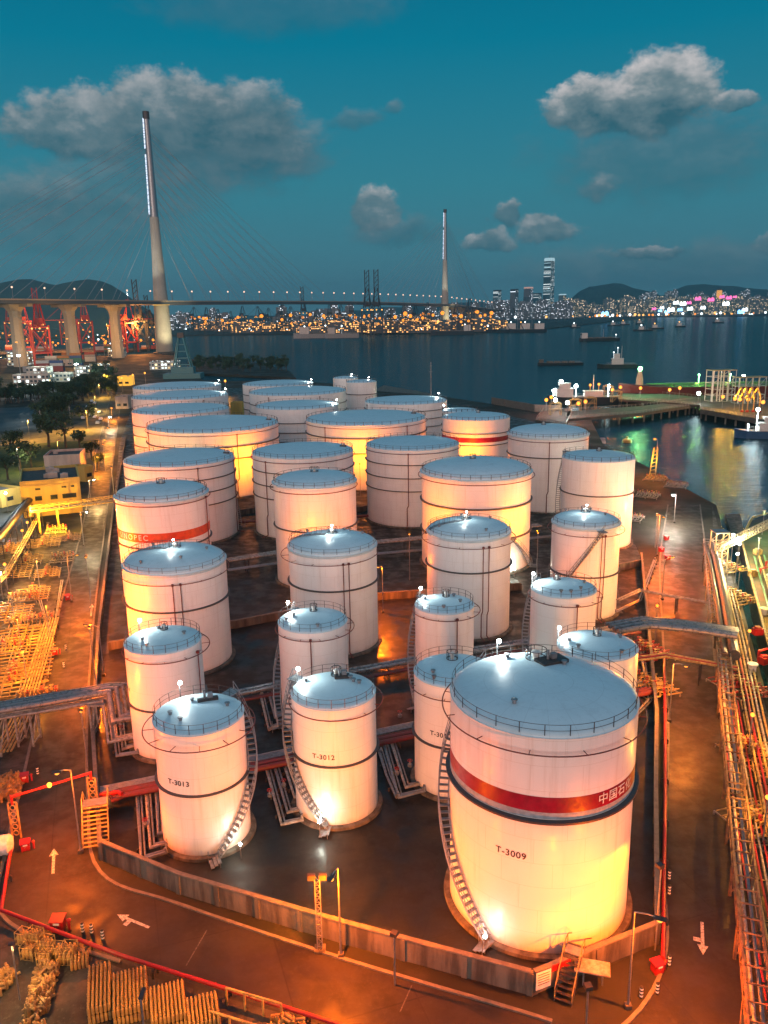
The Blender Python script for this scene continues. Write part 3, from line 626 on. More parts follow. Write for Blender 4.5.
lamp_post((383,613), 567, (378,567), 'street lamp between the domed tanks by the dividing wall', SE)
lamp_post((655,480), 440, (655,439), 'lone street lamp at the water edge right of the tall cream tank', SE*1.5, bulb=.4)
lamp_post((674,523), 494, (673,495), 'white lamp over the quay pipework at the water edge', SE*.8, (1,.85,.65), E_WHT, bulb=.3)
# wall and yard lamps in the alleys between the tanks
def low_lamp(px, py, z, label, e, color=SOD, glass=None, off=(0,0)):
    p = at(px, py)+Vector((off[0], off[1], 0)); t = thing('yard_lamp', p, label, 'yard lamp', 'low yard lamps between the tanks')
    MB().bar((0,0,0),(0,0,z), .1).build('pole', GALV, t); MB().sphere((0,0,z+.12), .18).build('lamp_globe', glass or E_SOD, t)
    light('SPOT', (0,0,z-.1), e*2.2, color, t, .15, 170, (0,0,-1), .25)
    light('POINT', (0,0,z+.35), e*.5, color, t, .2)
G_ = (1.0, .22, .0)
for x_, y_, z_, e_, c_, lab in [(-32,216,9,16000,G_,'yard lamp below the very wide tank by the left road'),(-3,219,9,16000,G_,'yard lamp below the very wide tank in the middle of the yard'),(27,225,9,14000,G_,'yard lamp in front of the thin red banded tank'),
      (7,147,9,7500,G_,'yard lamp at the left foot of the wide gold-based tank'),(31,146,9,8500,G_,'yard lamp right of the wide gold-based tank'),(-49,133,10,17000,SOD,'yard lamp on the left road wall by the orange-red banded tank'),(-12,134,9,9000,(1,.22,.01),'yard lamp in front of the plain cream tank'),
      (-33,83,7,7000,SOD,'yard lamp at the left foot of the small orange-lit tank'),(-62,168,9,12000,SOD,'yard lamp at the left road beside the three-girder tank'),(-72,222,9,15000,SOD,'yard lamp at the left road beside the very wide tank'),(-88,265,9,16000,SOD,'yard lamp left of the back-left tank trio'),
      (24,112,5,2200,SOD,'yard lamp at the right foot of the middle domed tank'),(30,119,5,2200,SOD,'yard lamp at the foot of the right domed tank'),(60,165,7,3500,(1,.5,.2),'yard lamp right of the tall cream tank'),(-38.5,103,9,15000,SOD,'yard lamp on the wall left of the third row domed tank')]:
    p = Vector((x_,y_,0)); t = thing('yard_lamp', p, lab, 'yard lamp', 'low yard lamps between the tanks')
    MB().bar((0,0,0),(0,0,z_), .1).build('pole', GALV, t); MB().sphere((0,0,z_+.12), .18).build('lamp_globe', E_SOD, t)
    near_ = min(TK.values(), key=lambda q_: hypot(q_[0]-x_, q_[1]-y_)-q_[2]-(1.5 if q_[1] > y_ else 0))
    MB().box((0,0,z_+.3),(.4,.3,.3)).build('lamp_head', STEEL, t)
    light('SPOT', (0,0,z_+.55), e_*1.05, c_, t, .2, 140, (near_[0]-x_, near_[1]-y_, 1.0), .35)
    light('POINT', (0,0,z_+.55), e_*.12, c_, t, .2)
# lattice floodlight mast
p = at(320,950); H = tall(320,950,878); t = thing('floodlight_mast', p, 'yellow lattice mast with two floodlights in front of the long bund wall', 'floodlight mast')
mb = MB()
for sx in (-.2,.2):
    for sy in (-.2,.2): mb.bar((sx,sy,0),(sx,sy,H), .05)
k = int(H/.5)
for i in range(k):
    z = i*H/k
    for (a, b_) in (((-.2,-.2),(.2,-.2)),((.2,-.2),(.2,.2)),((.2,.2),(-.2,.2)),((-.2,.2),(-.2,-.2))): mb.bar((a[0],a[1],z),(b_[0],b_[1],z+H/k), .03); mb.bar((a[0],a[1],z),(b_[0],b_[1],z), .03)
mb.build('lattice', GALV, t)
for s_ in (-.45,.45):
    hd = MB().box((s_,.0,H+.1), (.6,.35,.45)).build('floodlight', STEEL, t); MB().box((s_,.19,H+.06), (.5,.03,.36)).build('flood_glass', E_SOD, hd)
    light('SPOT', (s_,.35,H+.05), 7000, (1,.26,.0), t, .15, 125, (s_*1.1,1,-.55), .45)
MB().box((0,0,.1),(.9,.9,.2)).build('base', CONC, t)
# floodlight posts added to throw gold light on the foot of the huge tank
p = at(655,950); t = thing('added_floodlight_post', p, 'added short floodlight post at the right corner of the bund aimed at the huge banded tank', 'floodlight')
MB().tube([(0,0,0),(0,0,7.6)], .07, 8).build('pole', GALV, t); MB().box((-.1,.05,7.75), (.5,.5,.3), R(30)).build('lamp_head', STEEL, t)
light('SPOT', (-.35,.1,7.5), 3300, (1,.16,.0), t, .12, 118, (-.85,.45,-.75), .5)
p = at(585,1048); t = thing('added_floodlight_post', p, 'added floodlight post by the front kerb aimed at the huge banded tank', 'floodlight')  # post added to light the lower front of the tank
MB().tube([(0,0,0),(0,0,5.0)], .07, 8).build('pole', GALV, t); MB().box((0,.05,5.1), (.5,.5,.3), R(10)).build('lamp_head', STEEL, t)
light('SPOT', (0,.35,5.0), 5600, (1,.15,.0), t, .12, 88, (-.25,1,.0), .35)
p = at(395,985); t = thing('added_floodlight_post', p, 'added floodlight post on the front road left of the huge banded tank', 'floodlight')  # post added to light the lower left side of the tank
MB().tube([(0,0,0),(0,0,4.5)], .07, 8).build('pole', GALV, t); MB().box((0,.05,4.6), (.5,.5,.3), R(60)).build('lamp_head', STEEL, t)
light('SPOT', (.2,.3,4.5), 4600, (1,.15,.0), t, .12, 92, (1,.75,.0), .35)
# ================================================================== PIPEWORK
def V2(p): return Vector((p[0], p[1], 0))
def offset_line(pts, d):
    out_ = []
    for i, p in enumerate(pts):
        a = pts[max(i-1,0)]; b_ = pts[min(i+1,len(pts)-1)]
        t1 = V2(p)-V2(a); t2 = V2(b_)-V2(p)
        t_ = (t1.normalized() if t1.length>1e-4 else Vector())+(t2.normalized() if t2.length>1e-4 else Vector())
        t_ = t_.normalized() if t_.length > 1e-4 else Vector((1,0,0)); nrm = Vector((-t_.y, t_.x, 0)); k = 1
        if t1.length>1e-4 and t2.length>1e-4: k = 1/max(.5, t1.normalized().dot(t_))
        out_.append(p+nrm*d*k)
    return out_
def pipes(name, pts, label, cat, radii, gap, m, support=None, mats=None, group=None, sup_w=None, rungs=True, z_off=0, supm=None):
    """a run of parallel pipes along world points; supports every `support` metres"""
    o = pts[0].copy(); o.z = Z0; t = thing(name, o, label, cat, group); pts = [p-o for p in pts]
    tot = sum(radii)*2+gap*(len(radii)-1); off = -tot/2
    for i, r in enumerate(radii):
        q = offset_line(pts, off+r); off += 2*r+gap
        MB().tube(q, r, 10 if r > .15 else 6).build('pipe', (mats[i] if mats else m), t, smooth=True)
    if support:
        for a, b_ in zip(pts[:-1], pts[1:]):
            L = (b_-a).length; k = int(L/support)
            if k < 1 or V2(b_-a).length < 1: continue
            d = V2(b_-a).normalized(); nrm = Vector((-d.y, d.x, 0)); hw = (sup_w or tot)/2+.15
            for j in range(k):
                c = a.lerp(b_, (j+.5)/k); z = c.z-max(radii)-.08; mb = MB()
                for s_ in (1,-1): mb.bar((c+nrm*hw*s_)*1.0+Vector((0,0,-c.z)), (c+nrm*hw*s_)+Vector((0,0,z-c.z)), .16)
                mb.bar(c+nrm*hw+Vector((0,0,z-c.z)), c-nrm*hw+Vector((0,0,z-c.z)), .14)
                if z > 2.5: mb.bar(c+nrm*hw+Vector((0,0,-c.z)), c-nrm*hw+Vector((0,0,z-c.z)), .09)
                mb.build('trestle', supm or STEEL, t)
    return t
A3 = lambda *l: [at(*p) for p in l]
# runs between the tank rows
pipes('pipe_run', A3((88,806,1.0),(121,793,1.0),(262,765,1.0),(415,733,1.0),(560,705,1.0),(652,690,1.0)), 'wide maroon pipes running behind the front row of tanks', 'pipes', [.32,.32,.16], .12, RUST, 4.5)
pipes('pipe_run', A3((100,790,.8),(262,757,.8),(415,724,.8),(640,680,.8)), 'thin grey pipes just behind the maroon pipes of the front row', 'pipes', [.12,.1,.1,.12], .12, GALV, 5)
pipes('pipe_run', A3((215,698,1.3),(290,682,1.3),(440,655,1.3),(652,622,1.3)), 'pair of thick galvanised pipes between the first and second small tank rows', 'pipes', [.30,.30], .3, CLAD, 5)
pipes('pipe_run', A3((205,706,.7),(290,691,.7),(440,663,.7),(640,632,.7)), 'maroon pipe in front of the thick galvanised pair', 'pipes', [.2,.12], .2, RUST, 5)
pipes('pipe_run', A3((228,560,2.2),(300,549,2.2),(420,538,2.2),(540,525,2.2)), 'grey pipe rack between the plain cream tank and the domed tanks', 'pipes', [.22,.16,.16,.22], .2, PIPE, 6)
pipes('pipe_run', A3((228,570,1.0),(300,560,1.0),(420,550,1.0),(560,535,1.0)), 'low grey pipes in front of the middle pipe rack', 'pipes', [.14,.14,.14], .2, GALV, 6)
pipes('pipe_run', A3((225,522,1.0),(300,520,1.0),(420,512,1.0)), 'maroon pipe along the middle dividing wall', 'pipes', [.3,.2], .2, RUST, 6)
# manifold loops beside the small tanks
LOOPM = [GALV, PIPE, RUST]
for i, (pts, lab) in enumerate([([(139,796),(143,858),(166,851)], 'left outer pipe loop at the foot of T-3013'), ([(148,792),(152,846),(168,842)], 'inner pipe loop at the foot of T-3013'), ([(158,790),(160,832),(170,830)], 'short pipe loop between T-3013 and the maroon pipes'),
     ([(268,768),(283,823),(302,819)], 'left outer pipe loop at the foot of T-3012'), ([(276,765),(289,811),(302,808)], 'inner pipe loop at the foot of T-3012'), ([(285,762),(296,796),(304,795)], 'short pipe loop behind the stair of T-3012'),
     ([(386,745),(400,796),(424,790)], 'outer pipe loop at the foot of T-3010'), ([(393,742),(407,786),(425,782)], 'inner pipe loop at the foot of T-3010'), ([(381,752),(388,775),(398,797)], 'slanting pipe between T-3012 and T-3010'),
     ([(120,705),(124,748),(136,744)], 'outer pipe loop at the foot of T-3014'), ([(112,708),(118,755),(138,752)], 'long pipe loop left of T-3014'), ([(262,695),(270,728),(284,722)], 'outer pipe loop at the foot of the small stair tank'), ([(270,692),(276,716),(285,713)], 'inner pipe loop at the foot of the small stair tank'),
     ([(640,640),(650,700),(630,720)], 'pipe loop right behind the huge banded tank'), ([(655,560),(640,600),(615,612)], 'bent pipe at the foot of the right domed tank')]):
    P = [at(x, y, .55) for x, y in pts]; P = [P[0]+Vector((0,0,.5))]+P+[P[-1]+Vector((.0,.0,.5))]
    pipes('pipe_loop', P, lab, 'pipes', [.13,.09], .16, GALV, 3.0, mats=[LOOPM[i%2], GALV], group='pipe loops at the tank feet')
# valves on the loops
vt = thing('gate_valve', at(270,800), 'gate valve with red hand wheel on the loop by T-3012', 'valve', 'gate valves between the tanks')
MB().lathe([(.12,.4),(.26,.45),(.26,.75),(.12,.8),(.06,1.2)], 10).build('valve_body', GALV, vt, smooth=True); MB().ring(.26, 1.2, .035, 14).bar((-.26,0,1.2),(.26,0,1.2),.04).build('hand_wheel', REDP, vt)
for px, py, lab in [(146,830,'gate valve on the loop by T-3013'),(284,790,'gate valve behind the stair of T-3012'),(397,778,'gate valve on the loop by T-3010'),(410,770,'gate valve nearest T-3010'),(122,735,'gate valve by T-3014'),(305,745,'gate valve between T-3012 and the row pipes'),(240,745,'gate valve behind T-3013 on the maroon pipes'),(400,720,'gate valve on the maroon pipes by T-3010'),(645,690,'gate valve right behind the huge banded tank')]:
    dup(vt, at(px, py), random.random()*3, lab+' with red hand wheel')
# steel pipes bridging the left road
zb = 5.6
pipes('pipe_bridge', [at(-40,714,zb), at(0,707,zb), at(60,697,zb), at(109,688,zb), at(112,689,zb)+Vector((.6,.2,0)), at(121,716,zb-2.6)+Vector((0,0,0)), at(160,708,zb-2.6)], 'thick shiny steel pipes bridging the left road to the tanks', 'pipe bridge', [.36,.30,.2,.16], .26, CLAD, None)
pipes('pipe_bridge', [at(-40,724,zb-.9), at(0,717,zb-.9), at(60,707,zb-.9), at(106,699,zb-.9), at(112,740,1.6), at(150,732,1.6)], 'orange-lit lower pipes under the shiny pipes over the left road', 'pipe bridge', [.16,.12,.12], .2, PIPE, None)
for px, py, lab in [(30,742,'left trestle tower of the pipe bridge over the left road'),(103,735,'right trestle of the pipe bridge over the left road'),(-2,752,'outer trestle of the pipe bridge at the left picture edge')]:
    p = at(px, py); t = thing('trestle_tower', p, lab, 'trestle', 'trestles under the left pipe bridge'); mb = MB()
    for sx in (-.9,.9):
        for sy in (-1.1,1.1): mb.bar((sx,sy,0),(sx,sy,4.6), .2)
        for z in (.4,4.5): mb.bar((sx,-1.1,z),(sx,1.1,z), .16)
        mb.bar((sx,-1.1,.4),(sx,1.1,4.5), .1)
    for sy in (-1.1,1.1): mb.bar((-.9,sy,4.5),(.9,sy,4.5), .16); mb.bar((-.9,sy,.4),(.9,sy,4.5), .1)
    mb.build('frame', PIPE, t); MB().box((0,0,4.66),(2.1,2.5,.08)).build('platform', GALV, t)
# truss bridge by the yellow building
def truss(name, a, b_, z, hgt, wid, label, cat, m, seg=2.0, npipe=3, group=None, supports=()):
    o = Vector((a.x, a.y, Z0)); t = thing(name, o, label, cat, group); a = a-o; b_ = b_-o; a.z = b_.z = z
    d = (b_-a).normalized(); nrm = Vector((-d.y, d.x, 0)); k = max(2, int((b_-a).length/seg)); U = Vector((0,0,hgt))
    mb = MB()
    for s_ in (1,-1):
        A_, B_ = a+nrm*wid/2*s_, b_+nrm*wid/2*s_
        mb.bar(A_, B_, .16); mb.bar(A_+U, B_+U, .16)
        for i in range(k):
            p, q = A_.lerp(B_, i/k), A_.lerp(B_, (i+1)/k)
            mb.bar(p, p+U, .09); mb.bar(p if i%2 else p+U, q+U if i%2 else q, .09)
    for i in range(k+1): c = a.lerp(b_, i/k); mb.bar(c+nrm*wid/2, c-nrm*wid/2, .1); mb.bar(c+nrm*wid/2+U, c-nrm*wid/2+U, .1)
    mb.build('truss', m, t)
    for i in range(npipe): y = -wid/2+wid*(i+1)/(npipe+1); MB().tube([a+nrm*y+Vector((0,0,.25)), b_+nrm*y+Vector((0,0,.25))], .14, 8).build('pipe', (GALV, PIPE, YEL)[i%3], t, smooth=True)
    for s_ in supports:
        c = a.lerp(b_, s_); q = MB()
        for e in (1,-1): q.bar((c.x+nrm.x*wid/2*e, c.y+nrm.y*wid/2*e, 0), (c.x+nrm.x*wid/2*e, c.y+nrm.y*wid/2*e, z), .2)
        q.bar((c.x+nrm.x*wid/2, c.y+nrm.y*wid/2, .3), (c.x-nrm.x*wid/2, c.y-nrm.y*wid/2, z), .1)
        q.build('support_leg', m, t)
    return t
truss('pipe_truss', at(30,512,5.5), at(122,500,5.5), 5.5, 1.2, 2.0, 'yellow lattice pipe bridge over the left road by the yellow building', 'pipe bridge', YEL, 2, 3, supports=(.08,.28,.95))
# left manifold field --------------------------------------------------
def manifold(px, py, rz, nx, label, m1=YEL, L=9.0, sp=.9):
    nx = int(nx*1.35); sp *= .74
    p = at(px, py); t = thing('pipe_manifold', p, label, 'pipe manifold', 'pipe manifolds left of the road', R(rz))
    for i in range(nx):
        y = (i-nx/2)*sp; zz = .6+.25*(i%2)
        mb = MB().tube([(-L/2,y,zz),(-L*.12,y,zz),(-L*.12,y,zz+.55),(L*.10,y,zz+.55),(L*.10,y,zz),(L/2,y,zz)], .065 if i%3 else .10, 6)
        mb.tube([(-L*.12,y,zz),(-L*.02,y+.3,zz),(L*.10,y,zz)], .045, 5); mb.tube([(L*.2,y,zz),(L*.2,y+.2,zz+.3),(L*.34,y+.2,zz+.3),(L*.34,y,zz)], .05, 5)
        o = mb.build('pipe', m1, t, smooth=True)
        MB().lathe([(.06,zz+.4),(.2,zz+.45),(.2,zz+.7),(.05,zz+.75),(.05,zz+1.0),(.22,zz+1.02),(.22,zz+1.07),(.01,zz+1.08)], 8, (-L*.02,y,0)).build('valve', (REDP if i%3==0 else YEL), o)
    fr = MB()
    for x in (-L*.45, -L*.2, L*.2, L*.45): fr.bar((x,-nx*sp/2,.42),(x,nx*sp/2,.42), .12)
    for x in (-L*.45, L*.45):
        for y in (-nx*sp/2, 0, nx*sp/2): fr.bar((x,y,0),(x,y,.42), .12)
    fr.build('rack', PIPE, t)
    return t
manifold(22,665,17,14,'yellow looped pipe manifold nearest the left pipe bridge', L=9)
manifold(20,640,17,10,'second looped pipe manifold up the left side', L=9, sp=.9)
manifold(2,618,17,10,'looped pipe manifold at the left picture edge under white lamps', L=10)
manifold(33,597,17,8,'small yellow pipe manifold beside the left road', L=6)
manifold(12,575,17,9,'pipe manifold behind the small yellow one at the far left', L=8)
manifold(45,545,17,8,'pipe manifold under the lattice pipe bridge', L=7)
manifold(10,552,17,8,'pipe manifold beside the dark conveyor at the far left', L=7)
manifold(-10,690,17,10,'pipe manifold behind the left pipe bridge at the picture edge', L=9)
pipes('pipe_run', A3((52,618,.9),(44,645,.9),(30,690,.9),(18,722,.9),(2,752,.9)), 'yellow bundle of parallel pipes sloping toward the left pipe bridge', 'pipes', [.12]*6, .16, YEL, 4)
pipes('pipe_run', A3((48,680,.5),(24,688,.5),(22,694,.5),(44,700,.5)), 'yellow pipe loop beside the bundle at the left road', 'pipes', [.14,.1], .16, YEL, 3)
pipes('pipe_run', A3((62,580,.6),(52,640,.6),(40,600,.6)), 'orange thin pipes beside the small yellow manifold', 'pipes', [.1,.1], .14, PIPE, 4)
pipes('conveyor_duct', A3((-30,560,4.5),(0,535,4.5),(18,512,4.5),(30,498,4.5)), 'dark covered duct slanting past the manifolds at the far left', 'duct', [.8,.25], .2, STEEL, 6)
pipes('pipe_run', A3((-20,603,3),(5,575,3),(28,535,3),(40,512,3)), 'raised orange pipe run with bright lamps left of the dark duct', 'pipes', [.15,.15,.12], .18, YEL, 5)
for px, py, lab, c_, g_ in [(33,536,'lamp at the upper end of the raised pipe run',(1,.42,.05),None),(30,544,'lamp second from the upper end of the raised pipe run',(1,.42,.05),None),(25,553,'lamp third from the upper end of the raised pipe run',(1,.42,.05),None),(8,590,'lamp over the left-edge manifold',(1,.42,.05),None),(3,600,'white lamp over the left-edge manifold',(1,.8,.5),E_WHT),(8,512,'bluish white lamp at the far left edge beyond the duct',(.85,.95,1),E_WHT)]:
    p = at(px, py); t = thing('manifold_lamp', p, lab, 'lamp', 'lamps over the left manifolds'); MB().bar((0,0,0),(0,0,5),.1).build('pole', GALV, t); MB().sphere((0,0,5.1), .3).build('lamp_globe', g_ or E_SOD, t); light('POINT', (.0,0,6.2), 6500, c_, t, .2)
for i_, (px, py, rz_, nx_, L_) in enumerate([(30,625,107,9,8),(8,648,107,8,7),(48,575,17,7,5),(62,560,107,6,6),(22,600,107,7,5),(14,678,17,8,6),(36,700,107,7,5),(56,532,107,6,5),(28,562,17,7,6),(70,540,17,6,5)]):
    manifold(px, py, rz_, nx_, ['crosswise','raised','narrow','short','dense','outer','lower','upper','middle','roadside'][i_]+' yellow pipe manifold within the lit pipe field left of the road', YEL if i_%3 else RST, L_, .8)
for px, py, e in [(22,655,3500),(15,625,3200),(40,590,3200),(50,640,2600),(28,690,2600)]:  # lamp posts added to brighten the pipe field
    p = at(px, py); t = thing('manifold_lamp', p, 'added plain lamp post standing amid the yellow pipe manifolds left of the road', 'lamp', 'added lamps amid the manifolds'); MB().bar((0,0,0),(0,0,6),.1).build('pole', GALV, t); MB().box((0,0,6.05),(.5,.3,.12)).build('lamp_head', STEEL, t); light('SPOT', (0,0,5.9), e*4, (1,.30,.01), t, .2, 160, (0,0,-1))
# red fire pipes --------------------------------------------------------
pipes('fire_main', [at(-10,835,.9), at(12,842,.9), at(1,910,.9), at(120,955,.9), at(350,1028,.9), at(480,1068,.9)], 'long bright red fire pipe along the outer edge of the front road', 'fire pipe', [.16], 0, REDP, 6)
pipes('fire_main', [at(663,958,.9), at(664,880,.9), at(665,800,.9), at(665,720,.9), at(664,650,.9)], 'bright red fire pipe along the right bund wall', 'fire pipe', [.17], 0, REDP, 6)
pa, pb = at(17,838), at(95,812); zt = tall(17,838,797)
t = thing('pipe_arch', pa, 'red pipe arch spanning the left road on patterned posts', 'pipe arch'); q = pb-pa
MB().tube([(0,0,zt-.8),(0,0,zt),(q.x,q.y,zt),(q.x,q.y,zt-.8)], .14, 8).build('arch_pipe', REDP, t, smooth=True)
for v in (Vector((0,0,0)), q):
    mb = MB()
    for sx in (-.42,.42): mb.bar((v.x+sx,v.y,0),(v.x+sx,v.y,zt-.6), .14)
    mb.bar((v.x-.42,v.y,zt-.6),(v.x+.42,v.y,zt-.6),.12)
    po = mb.build('post', YEL, t); 
    for i in range(5):
        z = .35+i*(zt-1.1)/5
        rg = MB(); rg.tube([(v.x+.26*cos(a*pi/8), v.y-.02, z+.26+.26*sin(a*pi/8)) for a in range(16)], .055, 5, closed=True); rg.build('ring_panel', YEL, po)
MB().sphere((q.x*.47,q.y*.47,zt+.02), .26).build('clearance_lamp', emit('amber_lamp', (1,.45,.04), 4), t)
pipes('fire_main', [at(96,795,1.4), at(118,792,1.4), at(122,794,1.4)], 'red pipe stub from the arch into the tank yard', 'fire pipe', [.22], 0, REDP)
# hydrant cabinets
p = at(59,930); cab = thing('hydrant_cabinet', p, 'red cabinet by the red pipe at the front left bend', 'hydrant cabinet', 'red hydrant cabinets')
MB().box((0,0,.62),(1.0,.8,1.0)).box((-.4,-.3,.06),(.12,.12,.12)).box((.4,-.3,.06),(.12,.12,.12)).build('cabinet_body', REDP, cab); MB().add([(-.6,-.5,1.12),(.6,-.5,1.12),(.6,.5,1.12),(-.6,.5,1.12),(-.6,-.5,1.16),(.6,-.5,1.16),(.6,.5,1.3),(-.6,.5,1.3)],[(0,1,2,3),(4,5,6,7),(0,1,5,4),(1,2,6,5),(2,3,7,6),(3,0,4,7)]).build('cabinet_roof', REDP, cab); dr = MB().box((-.24,-.42,.62),(.42,.03,.86)).box((.24,-.42,.62),(.42,.03,.86)).build('door', REDP, cab); MB().box((-.06,-.45,.65),(.04,.04,.18)).box((.06,-.45,.65),(.04,.04,.18)).build('handle', GALV, dr); MB().box((0,-.445,.9),(.5,.012,.2)).build('plate', LETW, dr)
MB().tube([(.9,0,0),(.9,0,.9)],.12,8).lathe([(.2,.9),(.2,1.0),(.01,1.15)],10,(.9,0,0)).build('hydrant', REDP, cab)
for px, py, lab in [(657,972,'red cabinet at the foot of the right fire pipe'),(55,655,'red cabinet beside the yellow pipe bundle'),(68,600,'red cabinet beside the small yellow manifold'),(25,782,'red cabinet beside the stacked yellow cylinders on the left'),(26,850,'red cabinet at the left foot of the red pipe arch'),(661,552,'large red cabinet beside the far quay road lamp'),(667,560,'small red cabinet just below the large one on the far quay road'),(666,540,'red cabinet hidden behind the lamp on the far quay road')]:
    dup(cab, at(px, py), R(20), lab, scale=.8)
# bollards
p = at(83,933); bo = thing('bollard', p, 'first striped bollard along the front left red pipe', 'bollard', 'black and white bollards')
MB().lathe([(.13,0),(.13,1.0),(.01,1.06)], 12).build('post', BLACKM, bo)
for z in (.25,.55,.85): MB().lathe([(.134,z-.07),(.134,z+.07)], 12).build('stripe', LETW, bo)
for px, py, lab in [(92,934,'second striped bollard along the front left red pipe'),(103,940,'third striped bollard along the front left red pipe'),(641,998,'striped bollard left of the corner lamp'),(657,994,'striped bollard right of the corner lamp'),(669,966,'striped bollard beside the right corner red cabinet'),(669,895,'lower striped bollard along the right red pipe'),(669,880,'upper striped bollard along the right red pipe'),(70,600,'striped bollard beside the red cabinet up the left road'),(66,650,'striped bollard beside the yellow bundle cabinet'),(64,668,'lone striped bollard below the yellow bundle cabinet'),(38,775,'striped bollard near the stacked cylinders')]:
    dup(bo, at(px, py), 0, lab)
# crossover steps over the bund corner
def steps(p, top, width, label, m=STEEL, rz=None, n_=8, H=2.1, run=2.6, name='crossover_steps', hm=YEL):
    t = thing(name, p, label, 'steps', None, rz or 0); mb = MB(); hr = MB()
    for i in range(n_): mb.box((0, run*i/n_, H*(i+1)/n_), (width, run/n_*.8, .05))
    for s_ in (-1,1):
        mb.bar((s_*width/2, -.1, .0), (s_*width/2, run, H+.05), .06, .22)
        hr.bar((s_*width/2, 0, 1.0), (s_*width/2, run, H+1.0), .06); hr.bar((s_*width/2, run, H+1.0), (s_*width/2, run+top, H+1.0), .06)
        for q in range(4): hr.bar((s_*width/2, run*q/3, H*q/3), (s_*width/2, run*q/3, H*q/3+1.0), .06)
        hr.bar((s_*width/2, run+top, H), (s_*width/2, run+top, H+1.0), .06)
    mb.build('stair_flight', m, t); MB().box((0, run+top/2, H+.02), (width, top, .08)).build('platform', GALV, t); hr.build('handrail', hm, t)
    bk = MB()
    for i in range(n_): bk.box((0, run+top+.15+run*i/n_, H-H*(i)/n_-.1), (width, run/n_*.8, .05))
    for s_ in (-1,1): bk.bar((s_*width/2, run+top, H), (s_*width/2, 2*run+top, .1), .06, .2); bk.bar((s_*width/2, run+top, H+1), (s_*width/2, 2*run+top, 1.1), .06)
    bk.build('rear_flight', m, t)
    return t
steps(at(563,1003), .9, 1.3, 'dark steel crossover steps over the bund wall at the right front corner', rz=R(-28))
steps(at(108,858)+Vector((-1.6,1.5,0)), 1.2, 2.4, 'yellow-lit steel steps with wide treads left of T-3013', m=YEL, rz=R(14), n_=10, H=3.0, run=2.6)
# signboards on the bund wall
p = at(541,992); t = thing('notice_board', p, 'pale notice board and red sign fixed to the bund wall by the steps', 'notice board', None, R(22))
MB().box((0,-.25,1.35),(1.3,.06,1.5)).build('white_board', WHITEM, t); b2 = MB().box((1.75,-.0,1.75),(1.7,.06,.55)).build('red_board', REDP, t)
for i in range(5): MB().box((0,-.285,1.9-.22*i),(1.0,.01,.06)).build('text_line', LETK, t)
p = at(583,985); t = thing('canopy_shelter', p, 'small flat canopy on a post beside the crossover steps', 'shelter', None, R(-15))
MB().bar((0,0,0),(0,0,1.6),.12).bar((1.4,.3,0),(1.4,.3,1.5),.1).build('post', GALV, t); MB().box((.6,.1,1.68),(2.6,1.4,.1)).build('canopy', PIPE, t)
# ================================================================== STORAGE: GAS CYLINDERS
cyl0 = None; cnt = 0; rest = MB()
def cyl_prof(): return [(.02,0),(.19,.02),(.205,.1),(.205,.95),(.15,1.08),(.06,1.12),(.06,1.2),(.11,1.2),(.11,1.28),(.01,1.28)]
spots = []; CSC = .62
for (px, py, nx, ny, tiers, rz) in [(101,963,6,15,2,17),(131,969,9,13,2,17),(168,983,9,11,2,17),(203,994,8,9,2,17),(81,952,5,4,1,17)]:
    p = at(px, py, tiers*.78); M_ = Matrix.Rotation(R(rz), 3, 'Z')
    for tr in range(tiers):
        for i in range(nx):
            for j in range(ny):
                top = tr == tiers-1
                if not top and 0 < i < nx-1 and 0 < j < ny-1: continue
                q = M_ @ Vector(((i-nx/2)*.285, -j*.285, 0)); spots.append((p.x+q.x, p.y+q.y, Z0+.01+tr*.78, top))
tops = sorted([s for s in spots if s[3]], key=lambda s: s[1])[:300]; tset = set(tops)
cyl0 = MB().lathe(cyl_prof(), 10).build('gas_cylinder', YCYL, smooth=True)
for i, s_ in enumerate(tops):
    o = cyl0 if i == 0 else cyl0.copy()
    if i: COL.objects.link(o)
    o.scale = (CSC,)*3; o.location = (s_[0]+random.uniform(-.01,.01), s_[1]+random.uniform(-.01,.01), s_[2]); o.rotation_euler = (random.uniform(-.02,.02), random.uniform(-.02,.02), random.random()*6)
    tag(o, 'yellow gas cylinder standing upright in the dense block at the bottom left', 'gas cylinder', 'gas cylinders in the front storage blocks')
for s_ in spots:
    if s_ not in tset: rest.lathe([(a*CSC, b_*CSC) for a, b_ in cyl_prof()], 8, s_[:3])
tag(rest.build('cylinder_block', YCYL, smooth=True), 'lower tiers of yellow cylinders carrying the dense front blocks', 'gas cylinders', kind='stuff')
def heap(px, py, w_, d_, h_, n_, rz, lab):
    p = at(px, py); mb = MB()
    for i in range(n_):
        x, y = random.uniform(-w_/2,w_/2), random.uniform(-d_/2,d_/2); z = random.uniform(.1, h_*(1-.5*abs(x/w_*2)**2)); a = random.random()*pi
        if random.random() < .6: mb.tube([(x-.32*cos(a),y-.32*sin(a),z),(x+.32*cos(a),y+.32*sin(a),z+random.uniform(-.1,.1))], .11, 8)
        else: mb.lathe([(q1*.6, q2*.6) for q1, q2 in cyl_prof()], 8, (x,y,max(0,z-.4)))
    o = mb.build('cylinder_heap', YCYL, smooth=True, loc=p); o.rotation_euler.z = R(rz)
    tag(o, lab, 'gas cylinders', kind='stuff')
heap(43,992,1.6,4.5,1.0,260,10,'long jumbled heap of yellow cylinders on the storage slab')
heap(2,985,1.3,2.0,.9,90,-15,'jumbled heap of cylinders at the bottom left picture edge')
heap(30,1040,2.2,2.2,1.0,120,-15,'jumbled heap of cylinders at the very bottom')
heap(6,792,3.0,4.0,1.3,330,17,'heap of yellow cylinders beside the left road')
